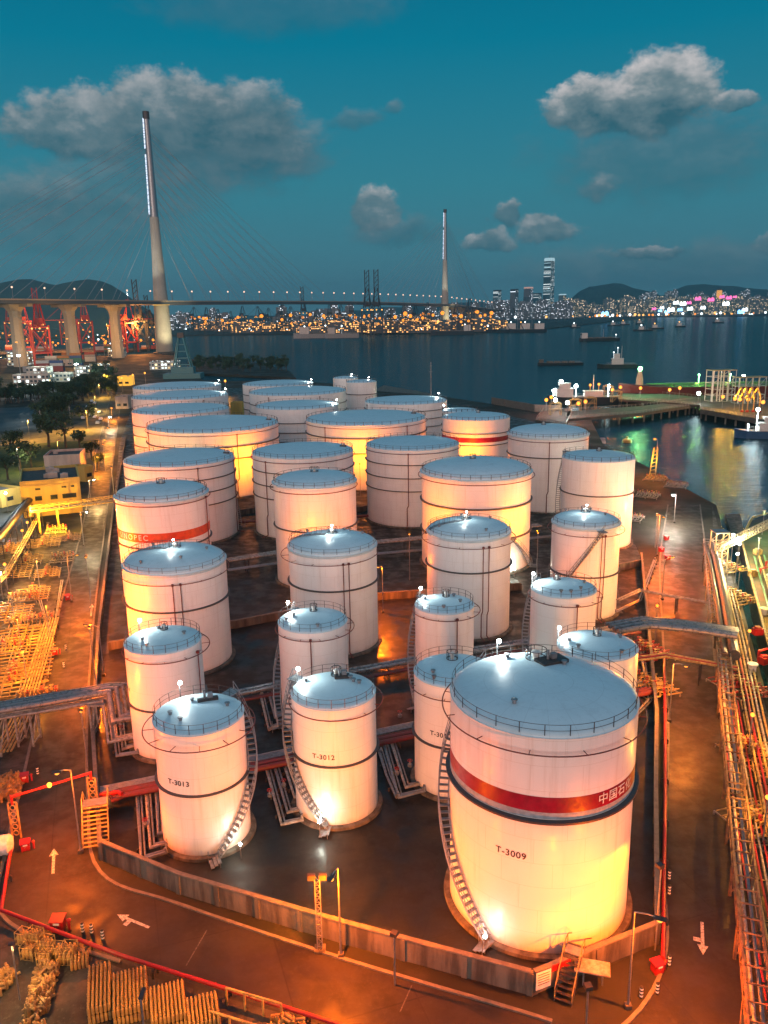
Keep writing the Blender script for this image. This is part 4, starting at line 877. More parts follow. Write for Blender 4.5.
# cage crates of cylinders
def cage(px, py, lab, rz):
    p = at(px, py); t = thing('cylinder_cage', p, lab, 'cylinder cage', 'cages of cylinders by the front red pipe', rz); mb = MB()
    for sx in (-.75,.75):
        for sy in (-.6,.6): mb.bar((sx,sy,0),(sx,sy,1.7), .07)
    for z in (.12,.9,1.65):
        for s_ in (-1,1): mb.bar((-.75,.6*s_,z),(.75,.6*s_,z), .05); mb.bar((.75*s_,-.6,z),(.75*s_,.6,z), .05)
    mb.build('cage_frame', YEL, t)
    for i in range(3):
        for j in range(3): MB().lathe(cyl_prof(), 10, ((i-1)*.46,(j-1)*.38,.14)).build('cylinder', YCYL, t, smooth=True)
    t.scale = (.72,.72,.72)
for i, (px, py) in enumerate([(25,943),(36,942),(47,950),(30,957),(58,957),(70,956),(46,962),(66,962)]):
    cage(px, py, ['leftmost cage of cylinders by the bend in the red pipe','second cage of cylinders by the bend in the red pipe','cage of cylinders behind the red corner cabinet','front left cage of cylinders near the storage heap','middle cage of cylinders near the red pipe','right cage of cylinders near the red pipe','front middle cage of cylinders','front right cage of cylinders beside the dense block'][i], R(-20+i*3))
for i, (px, py, lab) in enumerate([(85,975,'plain tarpaulin-covered load between the heap and dense block')]): pass
p = at(2,858,0); t = thing('horizontal_tank', p+Vector((-.6,0,0)), 'white horizontal tank lying on saddles at the left picture edge', 'horizontal tank', None, R(10))
MB().tube([(-3,0,1.3),(-2.7,0,1.3),(-2.6,0,1.3),(1.4,0,1.3),(1.6,0,1.3),(1.75,0,1.3)], [.3,.8,.95,.95,.75,.2], 20).build('vessel', WHITEM, t, smooth=True)
for x in (-2,1): MB().box((x,0,.35),(.3,1.5,.8)).build('saddle', CONC, t)
# gas cylinder rack frames in the bottom centre
p = at(250,1020); t = thing('steel_rack', p, 'rusty low rack with a heap of fittings at the bottom centre', 'rack', None, R(-20))
mb = MB()
for x in (-2.2,-.7,.8,2.3):
    for y in (-1.6,.6): mb.bar((x,y,0),(x,y,1.6), .12)
for y in (-1.6,.6): mb.bar((-2.2,y,1.6),(2.3,y,1.6), .12)
mb.build('frame', YEL, t)
heap(285,1040,3.0,2.4,1.0,160,-20,'heap of yellow cylinders at the bottom centre edge')
lamp_post((262,1040), 955, (232,975), 'street lamp over the cylinder blocks at the bottom edge', 9000) if False else None
p = at(150,1085); t = thing('yard_lamp', p, 'added lamp post standing beside the front blocks of yellow cylinders', 'yard lamp'); MB().tube([(0,0,0),(0,0,7)],.07,8).build('pole', GALV, t); MB().box((0,.4,7),(.3,.9,.14)).build('lamp_head', STEEL, t); light('SPOT', (0,.6,6.85), 4500, (1,.34,.04), t, .15, 150, (0,.5,-1))  # post added at the bottom edge to light the cylinder blocks
p = at(20,1000); t = thing('yard_lamp', p, 'added lamp post among the heaps of cylinders at the bottom left', 'yard lamp'); MB().tube([(0,0,0),(0,0,5)],.06,8).build('pole', GALV, t); MB().box((0,0,5.05),(.5,.3,.12)).build('lamp_head', STEEL, t); light('SPOT', (0,0,4.9), 3000, (1,.5,.15), t, .15, 150, (0,0,-1))  # post added to light the cylinder heaps
p = at(50,540); t = thing('added_flood_post', p, 'added floodlight post facing the yellow building front', 'floodlight'); MB().tube([(0,0,0),(0,0,4)],.07,8).build('pole', GALV, t); MB().box((0,0,4.1),(.6,.3,.3)).build('lamp_head', STEEL, t); light('SPOT', (0,.3,4.1), 30000, (1,.5,.02), t, .15, 130, (0,1,.0))  # floodlight added to brighten the yellow front wall
# ================================================================== RIGHT PIPE RACKS
truss('pipe_truss', at(762,1060,3), at(736,800,3), 3.0, 1.2, 1.6, 'near part of the orange truss rack beside the quay road', 'pipe rack', RST, 1.6, 2, supports=(.15,.4,.65,.9))
truss('pipe_truss', at(735.5,794,3), at(722,650,3), 3.0, 1.2, 1.6, 'middle part of the orange truss rack beside the quay road', 'pipe rack', RST, 2.0, 2, supports=(.1,.35,.6,.85))
truss('pipe_truss', at(716,620,3), at(708,545,3), 3.0, 1.2, 1.8, 'far part of the truss rack beside the quay road', 'pipe rack', PIPE, 2.0, 3, supports=(.1,.35,.6,.85))
pipes('pipe_run', A3((800,1060,1.0),(760,860,1.0),(742,760,1.0),(732,700,1.0)), 'parallel red and yellow pipes right of the orange truss rack', 'pipes', [.1]*8, .22, REDP, 5, mats=[REDP,YEL,REDP,PIPE,REDP,YEL,PIPE,REDP])
pipes('pipe_run', A3((780,830,1.6),(756,720,1.6),(742,650,1.6),(728,590,1.6)), 'yellow pipes along the quay edge on the right', 'pipes', [.14]*5, .2, YEL, 5, mats=[YEL,PIPE,YEL,REDP,YEL])
pipes('conveyor_duct', A3((731,655,4.0),(722,600,4.0),(714,560,4.0),(709,545,4.0)), 'thick dark duct on trestles along the quay on the right', 'duct', [.75,.4], .1, STEEL, 6)
pipes('pipe_bridge', A3((612,628,5.2),(646,622,5.2),(690,626,5.2),(738,633,5.2)), 'thick galvanised pipes bridging the quay road', 'pipe bridge', [.42,.36,.32,.26], .32, CLAD, 9, sup_w=3.2, supm=PIPE)
pipes('pipe_bridge', A3((612,662,3.2),(665,655,3.2),(738,668,3.2)), 'yellow and red pipes under the thick quay road bridge', 'pipe bridge', [.16,.14,.14], .22, YEL, 9, mats=[YEL,REDP,YEL])
pipes('pipe_run', A3((618,600,2.8),(640,590,2.8),(716,604,2.8)), 'thin grey pipes above the quay road beyond the thick ones', 'pipes', [.12,.12], .3, PIPE, 8)
for i, (px, py, nx, lab, m1) in enumerate([(648,655,8,'red and yellow manifold at the inner kerb of the quay road',REDP),(650,690,8,'manifold right behind the huge banded tank',YEL),(740,690,9,'red manifold near the quay edge beneath the duct',REDP),(757,760,10,'yellow manifold at the right picture edge',YEL),(760,830,9,'yellow manifold at the lower right picture edge',YEL),(735,600,9,'yellow-lit manifold on the quay beside the ship',YEL),(727,570,8,'far yellow-lit manifold on the quay',YEL),(647,497,8,'dark manifold at the water edge beyond the tall cream tank',PIPE),(655,480,8,'orange-lit manifold at the water edge by the lone lamp',YEL),(632,520,6,'manifold beside the foot of the tall cream tank',PIPE),(676,487,8,'manifold at the quay corner over the water',PIPE)]):
    o = manifold(px, py, 17 if i < 7 else 60, nx, lab, m1, L=5.5, sp=.8); o['group'] = 'pipe manifolds on the quay side'
for px, py, c_, e, gl, lab in [(731,562,(1,.9,.7),2200,E_WHT,'topmost lamp over the quay manifolds beside the ship'),(737,572,(.95,1,.9),2200,E_WHT,'brightest white lamp over the quay manifolds'),(735,583,(1,.75,.3),2200,E_WHT,'third lamp over the quay manifolds'),(737,600,(1,.6,.15),2600,E_SOD,'lowest lamp over the quay manifolds beside the ship'),(746,668,(1,.6,.2),1800,E_SOD,'lamp over the red manifold under the duct'),(748,760,(1,.35,.03),2600,E_SOD,'sodium lamp over the yellow manifold at the right edge'),(762,850,(1,.35,.03),2200,E_SOD,'sodium lamp at the lower right pipes'),(655,640,(1,.3,.03),2600,E_SOD,'lamp over the red manifold at the inner kerb')]:
    p = at(px, py); t = thing('quay_lamp', p, lab, 'lamp', 'lamps over the quay manifolds'); MB().bar((0,0,0),(0,0,5.5),.1).build('pole', GALV, t); MB().sphere((0,0,5.6), .24).build('lamp_globe', gl, t); light('POINT', (0,0,6.6), e*2.2, c_, t, .2)
# yellow ladder frame over the water
p = at(652,478); H = tall(652,478,448); t = thing('ladder_tower', p, 'yellow steel ladder frame rising at the water edge', 'ladder frame'); mb = MB()
for sx in (-.9,.9): mb.bar((sx,0,0),(sx*.6+.6,0,H), .25)
for i in range(8): mb.bar((-.9+.1*i,0,H*i/8),(.9,0,H*i/8+.3), .12)
mb.build('ladder', emit('none_', (0,0,0), 0) if False else YEL, t)
light('POINT', (0,-1.5,H*.6), 1500, (1,.75,.05), t, .2)
# ================================================================== YELLOW BUILDING AND LEFT BACKGROUND
YW = mat('yellow_rendered_wall', (.62,.42,.10), .75, 0, c2=(.50,.33,.08), scale=.4, streak=True); PW = mat('pale_rendered_wall', (.52,.42,.36), .8, 0, scale=.5, streak=True); DROOF = mat('dark_roof_felt', (.04,.04,.045), .8, 0, c2=(.07,.065,.06), scale=.6)
def building(name, a, b_, depth, h, label, wallm, roofm, wins=(), group=None, parapet=.8, junk=4, roofcat='building'):
    "front edge runs from a to b, body goes back by depth"
    o = Vector((a.x, a.y, Z0)); d = (b_-a); L = d.length; rz = atan2(d.y, d.x); t = thing(name, o, label, roofcat, group, rz)
    MB().prism([(0,0),(L,0),(L,depth),(0,depth)], 0, h).build('wall', wallm, t)
    MB().prism([(.3,.3),(L-.3,.3),(L-.3,depth-.3),(.3,depth-.3)], h, h+.05).build('roof', roofm, t)
    if parapet:
        pm = MB()
        for c, dd in (((L/2,.12),(L+.1,.3)),((L/2,depth-.12),(L+.1,.3)),((.12,depth/2),(.3,depth-.55)),((L-.12,depth/2),(.3,depth-.55))): pm.box((c[0],c[1],h+parapet/2), (dd[0],dd[1],parapet))
        pm.build('parapet', wallm, t)
    for i in range(junk):
        x, y = random.uniform(.15,.85)*L, random.uniform(.25,.8)*depth; s_ = random.uniform(.9,2.0)
        MB().box((x,y,h+.05+s_*.35),(s_*1.3,s_,s_*.7)).lathe([(s_*.3,0),(s_*.3,.2),(.01,.22)],12,(x,y,h+.05+s_*.7)).build('roof_unit', PW, t)
    for (x0, x1, z0, z1) in wins:
        f = MB().box(((x0+x1)/2*L,-.04,(z0+z1)/2),((x1-x0)*L,.1,z1-z0)).build('window', STEEL, t)
        MB().box(((x0+x1)/2*L,-.1,(z0+z1)/2),((x1-x0)*L-.25,.03,z1-z0-.25)).build('pane', mat('dark_glass',(.02,.025,.03),.1), f)
    return t
a, b_ = at(24,518), at(83,512)
hb = tall(24,518,485)
building('yellow_building', a, b_, 20, hb, 'yellow two storey building with dark flat roof beside the left road', YW, DROOF, [(.22,.34,hb*.48,hb*.62),(.48,.6,hb*.48,hb*.62),(.68,.92,hb*.48,hb*.62),(.68,.76,hb*.8,hb*.86),(.84,.9,hb*.8,hb*.86),(.24,.33,hb*.8,hb*.86)], junk=7)
a, b_ = at(46,478), at(82,476); building('annex_building', a, b_, 12, tall(46,478,456)*.9, 'pale annex with roof terrace behind the yellow building', PW, DROOF, [(.1,.4,2,3)], junk=1)
a, b_ = at(2,508), at(22,503); building('low_shed', a, b_, 9, 4, 'low yellow shed left of the yellow building', YW, PW, [(.3,.6,1.5,2.6)], junk=1)
a, b_ = at(-25,540), at(-1,530); building('side_block', a, b_, 9, 14, 'grey block cut by the left picture edge', windows('pale_block_wall', (.3,.28,.27), (1,.7,.4), 1.2, 2.4, 2.8, .2), DROOF, junk=1)
a, b_ = at(86,482), at(94,480); building('gate_house', a, b_, 6, 4, 'small yellow gatehouse beside the left road', YW, DROOF, [(.2,.8,1.4,2.6)], junk=0)
for px, py, w_, lab in [(118,386,9,'lit yellow canopy building at the head of the left road'),(116,409,7,'stack of white crates shed at the head of the left road'),(60,366,14,'small orange-roofed depot under the bridge')]:
    a = at(px, py); building('depot_building', a, a+Vector((w_,0,0)), 12, 6, lab, emit('lit_canopy',(1,.48,.06),1.2) if 'canopy' in lab else PW, DROOF, [(.1,.4,1.5,3),(.6,.9,1.5,3)], junk=2)
sheet('grass_verge', P2((-60,452),(0,447),(60,437),(92,436),(86,462),(70,478),(-60,500)), Z0+.006, GRASS)
sheet('pale_path', P2((-60,440),(0,434),(60,430),(92,418),(104,385),(113,382),(108,420),(98,440),(60,442),(0,446),(-60,450)), Z0+.010, SAND)
sheet('pale_path', P2((30,476),(60,455),(94,446),(97,456),(62,466),(38,482)), Z0+.012, SAND)
sheet('reservoir_basin', P2((-60,412),(0,408),(55,407),(66,414),(60,428),(-60,434)), Z0+.009, ground_mat('dark_basin', (.03,.045,.055), (.04,.055,.06), (.06,.06,.06), .02, (.55,.7)))
for px, py, e, c_ in [(66,432,9000,(1,.5,.06)),(30,441,9000,(1,.5,.06)),(88,430,9000,(1,.5,.06)),(60,466,6000,(1,.5,.06)),(20,474,3000,(1,.9,.5)),(100,398,12000,(1,.55,.08)),(96,412,8000,(1,.6,.15)),(105,386,12000,(1,.5,.06))]:
    p = at(px, py); t = thing('path_lamp', p, 'slim lamp post beside the yellow-lit paths beyond the yellow building', 'street lamp', 'lamp posts along the paths'); MB().tube([(0,0,0),(0,0,9)],.08,6).build('pole', GALV, t); MB().box((.5,0,9),(1.2,.3,.15)).build('lamp_head', STEEL, t); MB().box((.6,0,8.9),(.6,.22,.06)).build('lamp_glass', E_SOD, t)
    light('SPOT', (.6,0,8.7), e*2.4, c_, t, .2, 160, (0,0,-1))
for px, py, yt, lab in [(42,432,410,'pale mast left of the tall trees by the basin'),(71,425,406,'pale mast right of the basin'),(431,410,362,'thin grey mast standing at the water edge behind the tanks')]:
    H = tall(px, py, yt); t = thing('mast', at(px, py), lab, 'mast'); MB().tube([(0,0,0),(0,0,H)],[.35,.15],8).build('pole', GALV, t, smooth=True); MB().box((0,0,H*.8),(1.6,.1,.1)).box((0,0,H*.92),(1.1,.1,.1)).build('crossarm', GALV, t)
# trees ------------------------------------------------------------------
LEAF = mat('leaf_green', (.035,.065,.018), .7, 0, c2=(.015,.032,.010), scale=.8); BARK = mat('bark', (.07,.05,.035), .9, 0, scale=2)
def tree_proto(seed, Rr, H, name='tree', conifer=False):
    rnd = random.Random(seed); t = thing(name, (0,0,0), 'x', 'tree', 'trees left of the road')
    tr = MB().tube([(0,0,0),(.1,.05,H*.3),(-.1,.1,H*.55)], [.28,.2,.1], 7); lobes = []
    for i in range(7):
        a = rnd.random()*6.28; q = Rr*rnd.uniform(.25,.75); z = H*rnd.uniform(.42,.85); lobes.append((q*cos(a), q*sin(a), z, Rr*rnd.uniform(.35,.55)))
        tr.tube([(0,0,H*.35),(q*cos(a)*.6,q*sin(a)*.6,z*.85),(q*cos(a),q*sin(a),z)], [.1,.07,.03], 5)
    tr.build('trunk', BARK, t); cr = MB()
    for (x, y, z, q) in lobes:
        for k in range(70):
            d = Vector((rnd.gauss(0,1), rnd.gauss(0,1), rnd.gauss(0,.8))).normalized()*q*rnd.uniform(.55,1.12); s_ = rnd.uniform(.16,.34)
            u = Vector((rnd.gauss(0,1), rnd.gauss(0,1), rnd.gauss(0,1))).normalized(); v = u.orthogonal().normalized(); c = Vector((x,y,z))+d
            cr.add([c-u*s_-v*s_*.5, c+u*s_-v*s_*.5, c+u*s_*.7+v*s_*.6, c-u*s_*.7+v*s_*.6], [(0,1,2,3)])
    cr.build('crown', LEAF, t); return t
protos = [tree_proto(i, r_, h_) for i, (r_, h_) in enumerate([(2.6,6.5),(3.2,8),(2.2,6)])]
used = [False]*3
def place_tree(px, py, s_, lab, i):
    k = i % 3; p = at(px, py)
    if not used[k]:
        used[k] = True; t = protos[k]; t.location = p; t.scale = (s_,)*3; t['label'] = lab; t.rotation_euler.z = i
    else: dup(protos[k], p, i*1.3, lab, scale=s_)
tl = [(49,447,2.1,'dark round tree on the verge left of the other two verge trees'),(66,448,1.9,'dark round tree in the middle of the yellow-lit verge'),(80,449,1.4,'small round tree on the right of the yellow-lit verge'),(88,428,1.8,'tree beside the parked cars'),(12,462,1.5,'bush-like tree by the far left verge lamp'),(20,470,1.6,'light green tree beneath the far left verge lamp'),(8,480,1.4,'low tree at the left edge behind the yellow building'),(32,470,1.3,'tree behind the left corner of the yellow building'),(92,460,1.3,'small tree at the kerb beyond the yellow building'),(99,470,.9,'tiny tree at the kerb near the annex')]
for i, (px, py, s_, lab) in enumerate(tl): place_tree(px, py, s_, lab, i)
rnd = random.Random(3)
for i in range(150):
    u = rnd.random(); 
    if u < .45: px = rnd.uniform(40,95); py = 430-(px-40)*.72+rnd.uniform(-16,4)
    elif u < .75: px = rnd.uniform(-5,75); py = 399+rnd.uniform(-5,6)
    else: px = rnd.uniform(92,116); py = rnd.uniform(372,398)
    place_tree(px, py, rnd.uniform(.95,1.6), 'dark leafy tree in the wooded belt around the basin beyond the yellow building', i)
# parked cars --------------------------------------------------------------
def car_proto():
    t = thing('parked_car', (0,0,0), 'x', 'car', 'cars parked by the head of the left road')
    body = MB(); prof = [(-2.1,.35),(-2.15,.75),(-1.5,.95),(-.9,1.42),(.7,1.45),(1.35,.98),(2.1,.85),(2.15,.4)]
    vs = [(x,-.85,z) for x, z in prof]+[(x,.85,z) for x, z in prof]; k = len(prof)
    body.add(vs, [tuple(range(k)), tuple(range(k,2*k))[::-1]]+[(i,k+i,k+(i+1)%k,(i+1)%k) for i in range(k)]); body.build('body', mat('car_paint',(.6,.6,.6),.3), t)
    MB().box((-.1,0,1.2),(1.7,1.73,.34)).build('window_glass', mat('dark_glass',(.02,.025,.03),.1), t)
    for x in (-1.3,1.3):
        for y in (-.8,.8): MB().tube([(x,y-.1,.33),(x,y+.1,.33)],.33,12).build('wheel', BLACKM, t)
    for y in (-.6,.6): MB().box((2.13,y,.68),(.08,.3,.16)).build('headlight', E_WHT if y<0 else E_WHT, t)
    return t
car = car_proto(); cars = [(92,402),(95,404),(88,408),(92,410),(96,411),(100,413),(86,415),(91,416),(96,418),(101,420),(98,424),(83,419)]
for i, (px, py) in enumerate(cars):
    lab = 'pale car parked in the cluster by the head of the left road'
    if i == 0: car.location = at(px,py); car['label'] = lab; car.rotation_euler.z = 1.8
    else: dup(car, at(px,py), 1.8+rnd.uniform(-.3,.3), lab)
# container yard -------------------------------------------------------------
CC = [mat('container_red',(.30,.05,.04),.6),mat('container_blue',(.05,.10,.26),.6),mat('container_green',(.06,.20,.12),.6),mat('container_grey',(.32,.32,.32),.6),mat('container_orange',(.5,.2,.05),.6),mat('container_white',(.6,.6,.56),.6)]
def cont_proto(m):
    mb = MB(); n_ = 24; vs = []
    for s_ in (-1,1):
        for i in range(n_+1): x = -6.1+12.2*i/n_; vs += [(x, s_*(1.22-.06*(i%2)), 0), (x, s_*(1.22-.06*(i%2)), 2.59)]
    k = 2*(n_+1); fs = []
    for b0 in (0, k): fs += [(b0+2*i, b0+2*i+2, b0+2*i+3, b0+2*i+1) for i in range(n_)]
    mb.add(vs, fs); mb.box((0,0,2.55),(12.2,2.44,.1)); mb.box((6.08,0,1.28),(.06,2.4,2.5)); mb.box((-6.08,0,1.28),(.06,2.4,2.5))
    return mb.build('shipping_container', m)
CP = [cont_proto(m) for m in CC]; cu = [False]*6
CN = ['red','blue','green','grey','orange','white']
def container(x, y, z, rz, k, where, grp):
    o = CP[k] if not cu[k] else CP[k].copy()
    if cu[k]: COL.objects.link(o)
    cu[k] = True; o.location = (x,y,z); o.rotation_euler.z = rz; tag(o, CN[k]+' shipping container '+where, 'container', grp)
for (px, py, nx, ny, nz) in [(30,372,3,2,4),(52,366,3,2,5),(68,362,3,2,4),(10,352,3,2,4),(40,352,2,2,4),(100,352,3,2,4),(145,349,3,2,3),(118,345,2,2,3)]:
    p = at(px, py)
    for i in range(nx):
        for j in range(ny):
            for k in range(random.randint(1,nz)): container(p.x+i*13, p.y+j*3, Z0+.05+k*2.6, 0, random.randint(0,5), 'stacked in the yard under the bridge', 'containers in the yard under the bridge')
for i, (px, py, w_, d_, h_) in enumerate([(14,388,26,12,9),(28,384,16,12,12),(45,382,20,10,6),(8,366,22,14,14),(75,377,10,10,8),(150,370,26,14,7),(108,357,20,12,10),(90,370,16,10,5)]):
    a = at(px, py); lt = windows('lit_depot_wall', (.5,.48,.42), (1,.75,.35), 1.6, 3, 3, .5, (.85,1,.95))
    building('depot_block', a, a+Vector((w_,0,0)), d_, h_, 'white lit service block number-less beside the container yard'.replace(' number-less','') if False else ['lit white block at the front of the container yard','taller lit white block at the front of the container yard','low lit block right of the white ones','tall pale block at the far left of the container yard','greenish lit hut behind the trees','long low hall beside the left pylon','orange hall between the bridge piers','low hall near the trees under the bridge'][i], lt, PW, junk=3)
# light for that area
for px, py, z, e, c_, gl in [(20,372,28,60000,(1,.6,.2),E_SOD),(70,366,28,60000,(1,.42,.08),E_SOD),(105,360,28,60000,(1,.42,.08),E_SOD),(22,384,22,50000,(.9,1,.95),E_WHT),(78,382,14,30000,(.8,1,.9),E_WHT),(45,352,30,120000,(1,.35,.1),E_SOD),(135,352,30,120000,(1,.4,.12),E_SOD),(0,350,30,120000,(1,.5,.15),E_SOD),(90,345,30,160000,(1,.45,.12),E_SOD)]:
    p = at(px, py); t = thing('high_mast_lamp', p, 'high mast lamp standing over the container yard under the bridge', 'mast lamp', 'high mast lamps of the container yard'); MB().tube([(0,0,0),(0,0,z)],[.35,.2],6).build('pole', GALV, t); MB().lathe([(.4,-.5),(1.3,-.3),(1.3,.1),(.3,.3)],10,(0,0,z)).build('lamp_head', gl, t); light('POINT', (0,0,z+1.2), e, c_, t, .8)
for px, py, lab in [(123,392,'first lamp at the head of the left road behind the tanks'),(134,389,'orange lamp behind the back-left tank trio'),(146,387,'second orange lamp behind the back-left tank trio'),(226,395,'orange lamp between the two back trios')]:
    p = at(px, py); H = tall(px, py, py-14); t = thing('street_lamp', p, lab, 'street lamp', 'lamps behind the tank yard'); MB().tube([(0,0,0),(0,0,H)],[.2,.12],6).build('pole', GALV, t); MB().sphere((0,0,H),.7).build('lamp_globe', E_SOD, t); light('POINT', (0,0,H+1), 9000, (1,.4,.05), t, .5)
t = building('yellow_kiosk', at(231,416), at(243,416), 6, 6, 'small yellow kiosk between the two trios of back tanks', YW, PW, junk=0)
# dark spit of land, piers -------------------------------------------------------------
sheet('wooded_spit', P2((186,378),(205,372),(255,374),(296,376),(290,370),(262,362),(225,358),(188,358)), -1.5, GROUND, 1.8)
rnd = random.Random(8)
for i in range(90):
    px = rnd.uniform(190,287); py = rnd.uniform(362,372)
    place_tree(px, py, rnd.uniform(.9,1.35), 'dark tree on the wooded spit beyond the back tanks', i)
sheet('dark_pier', P2((376,388),(384,384),(430,392),(428,398),(378,398)), -.8, CONC, 2.6)
sheet('dark_pier', P2((490,410),(560,410),(556,404),(496,405)), -1.0, CONC, 2.4)
for (x0, y0, x1, y1) in [(176,392,190,362),]:
    p = at(184,378); t = thing('tower_frame', p, 'teal floating derrick with sloped legs by the foot of the left pylon', 'derrick'); H = 32; mb = MB()
    for s_ in (-1,1):
        for e in (-1,1): mb.bar((s_*9,e*5,0),(s_*2,e*1.5,H), 1.0)
    for k in range(1,6): z = H*k/6; q = 9-7*k/6; mb.bar((-q,-4,z),(q,-4,z),.5); mb.bar((-q,4,z),(q,4,z),.5)
    tm = mat('teal_paint',(.05,.20,.24),.5); mb.build('lattice', tm, t); MB().box((0,0,2),(30,16,4)).build('barge_hull', tm, t); MB().box((0,0,6.5),(18,10,5)).build('deckhouse', tm, t); MB().box((0,0,H+2),(5,4,4)).build('head', STEEL, t)
# ================================================================== CABLE-STAYED BRIDGE
PYC = mat('pylon_concrete', (.42,.40,.34), .8, 0, scale=.05, c2=(.36,.34,.29)); DKM = mat('bridge_deck_paint', (.12,.13,.14), .7); STL = mat('pylon_steel', (.30,.33,.36), .35, .7)
BL_ = Vector((-270.1,1098.8,SEA)); BR_ = Vector((202.3,2181.2,SEA)); bd = (BR_-BL_); span = V2(bd).length; bu = V2(bd).normalized(); bn = Vector((-bu.y, bu.x, 0))
br = thing('cable_stayed_bridge', BL_, 'long cable-stayed bridge with two tall tapering lit pylons', 'bridge')
def bz(s_):
    return 70 - 6*s_/span + 3*math.sin(max(0,min(1,s_/span))*pi) if s_ < span else 64-(s_-span)*.035
S = [-420+40*i for i in range(62)]
S = [s_ for s_ in S if s_ < span+520]
dk = MB()
for s0, s1 in zip(S[:-1], S[1:]):
    for o_ in (-16, 16):
        A_ = bu*s0+bn*o_; B_ = bu*s1+bn*o_; A_.z = bz(s0)-SEA*0-2; B_.z = bz(s1)-2
        dk.bar(A_, B_, 18, 3.2)
    A_ = bu*s0; A_.z = bz(s0)-2; dk.bar(A_+bn*8, A_-bn*8, 3, 2.4)
dk.build('deck', DKM, br)
pr = MB()
for s0, s1 in zip(S[:-1], S[1:]):
    for o_ in (-25.2, -6.8, 6.8, 25.2):
        A_ = bu*s0+bn*o_; B_ = bu*s1+bn*o_; A_.z = bz(s0)+.4; B_.z = bz(s1)+.4; pr.bar(A_, B_, .5, 1.4)
pr.build('parapet', mat('warm_parapet', (.45,.36,.28), .7), br)
for T_ in (0, span):
    b0 = bu*T_; H = 298
    po = MB().lathe([(11.5,0),(10.6,30),(9.4,66),(7.2,120),(5.6,175)], 28, (b0.x,b0.y,0)).build('pylon', PYC, br, smooth=True)
    MB().lathe([(5.5,175),(4.6,230),(3.6,288),(3.6,298),(.1,298.5)], 28, (b0.x,b0.y,0)).build('pylon_top', STL, po, smooth=True)
    ls = MB()
    for z in range(178, 288, 6):
        if 248 < z < 256: continue
        r_ = 5.6-(z-175)*.0178; v = (-bn*-1); ls.box((b0.x-(r_+.15)*.86, b0.y-(r_+.15)*.5, z+2.6), (1.6,1.6,5.2), R(30))
    ls.build('light_strip', emit('pylon_light_strip', (.72,.82,1.0), 1.6), po)
    for zz in (286,): MB().lathe([(4.2,0),(4.2,9),(1,9.2)],16,(b0.x,b0.y,zz+4)).build('pylon_cap', STEEL, po)
    MB().lathe([(16,-1),(16,5),(12,6.5)],28,(b0.x,b0.y,0), cap1=True).build('pylon_footing', CONC, po)
    c_ = 0
    for k in range(22):
        zt_ = 170+k*5.2
        for sg in (1, -1):
            if T_ == span and False: pass
            sd = T_+sg*(36+k*21.5)
            if sg*(1 if T_ == 0 else -1) < 0 and abs(sd-T_) > 400: sd = T_+sg*400
            e = bu*sd+bn*24*(1 if k % 2 else -1); e.z = bz(sd); s0 = bu*T_; s0.z = zt_
            MB().tube([s0, e], .20, 4).build('stay_cable', mat('cable_white',(.4,.42,.45),.5), br)
    light('SPOT', (b0.x+38, b0.y-60, 6), 3.5e5, (1,.85,.50), br, 2, 60, (-38,60,55), .6)
    light('SPOT', (b0.x-30, b0.y-65, 75), 1.8e5, (.9,.95,.85), br, 2, 50, (30,65,70), .6)
MB().lathe([(11,0),(11,5)],24,(0,0,66)).build('portal_glow', emit('amber_portal',(1,.55,.1),1.2), br)
for s_ in (-92,-168,-245,-325,-400, span+75, span+150, span+225, span+300, span+375, span+450):
    q = bu*s_; zt_ = bz(s_)-4; pm = MB()
    pm.lathe([(8.2,0),(6.8,zt_*.5),(6.4,zt_-12),(7.5,zt_-7),(13,zt_)], 8, (q.x,q.y,0))
    pm.bar(q+bn*22+Vector((0,0,zt_-1)), q-bn*22+Vector((0,0,zt_-1)), 7, 3)
    pm.build('pier', PYC, br)
for s_ in (-92,-168,-245):
    q = bu*s_; light('SPOT', (q.x+25,q.y-45,8), 3.5e4, (1,.5,.2), br, 2, 80, (-25,45,25), .8)
lp = thing('bridge_lamp', BL_+bu*-380+Vector((0,0,bz(-380)-SEA*0)), 'street lamp standing on the deck of the cable-stayed bridge', 'street lamp', 'lamps along the bridge deck')
MB().tube([(0,0,-1),(0,0,13)], .35, 6).build('pole', GALV, lp); MB().sphere((0,0,13.5), 1.05, 8, 5).build('lamp_globe', emit('bridge_lamp_glow', (1,.62,.42), 1.9), lp)
for i in range(1, 46):
    s_ = -380+45*i; p = BL_+bu*s_+Vector((0,0,bz(s_)))
    dup(lp, p, 0, scale=1+.55*max(0,s_)/span)
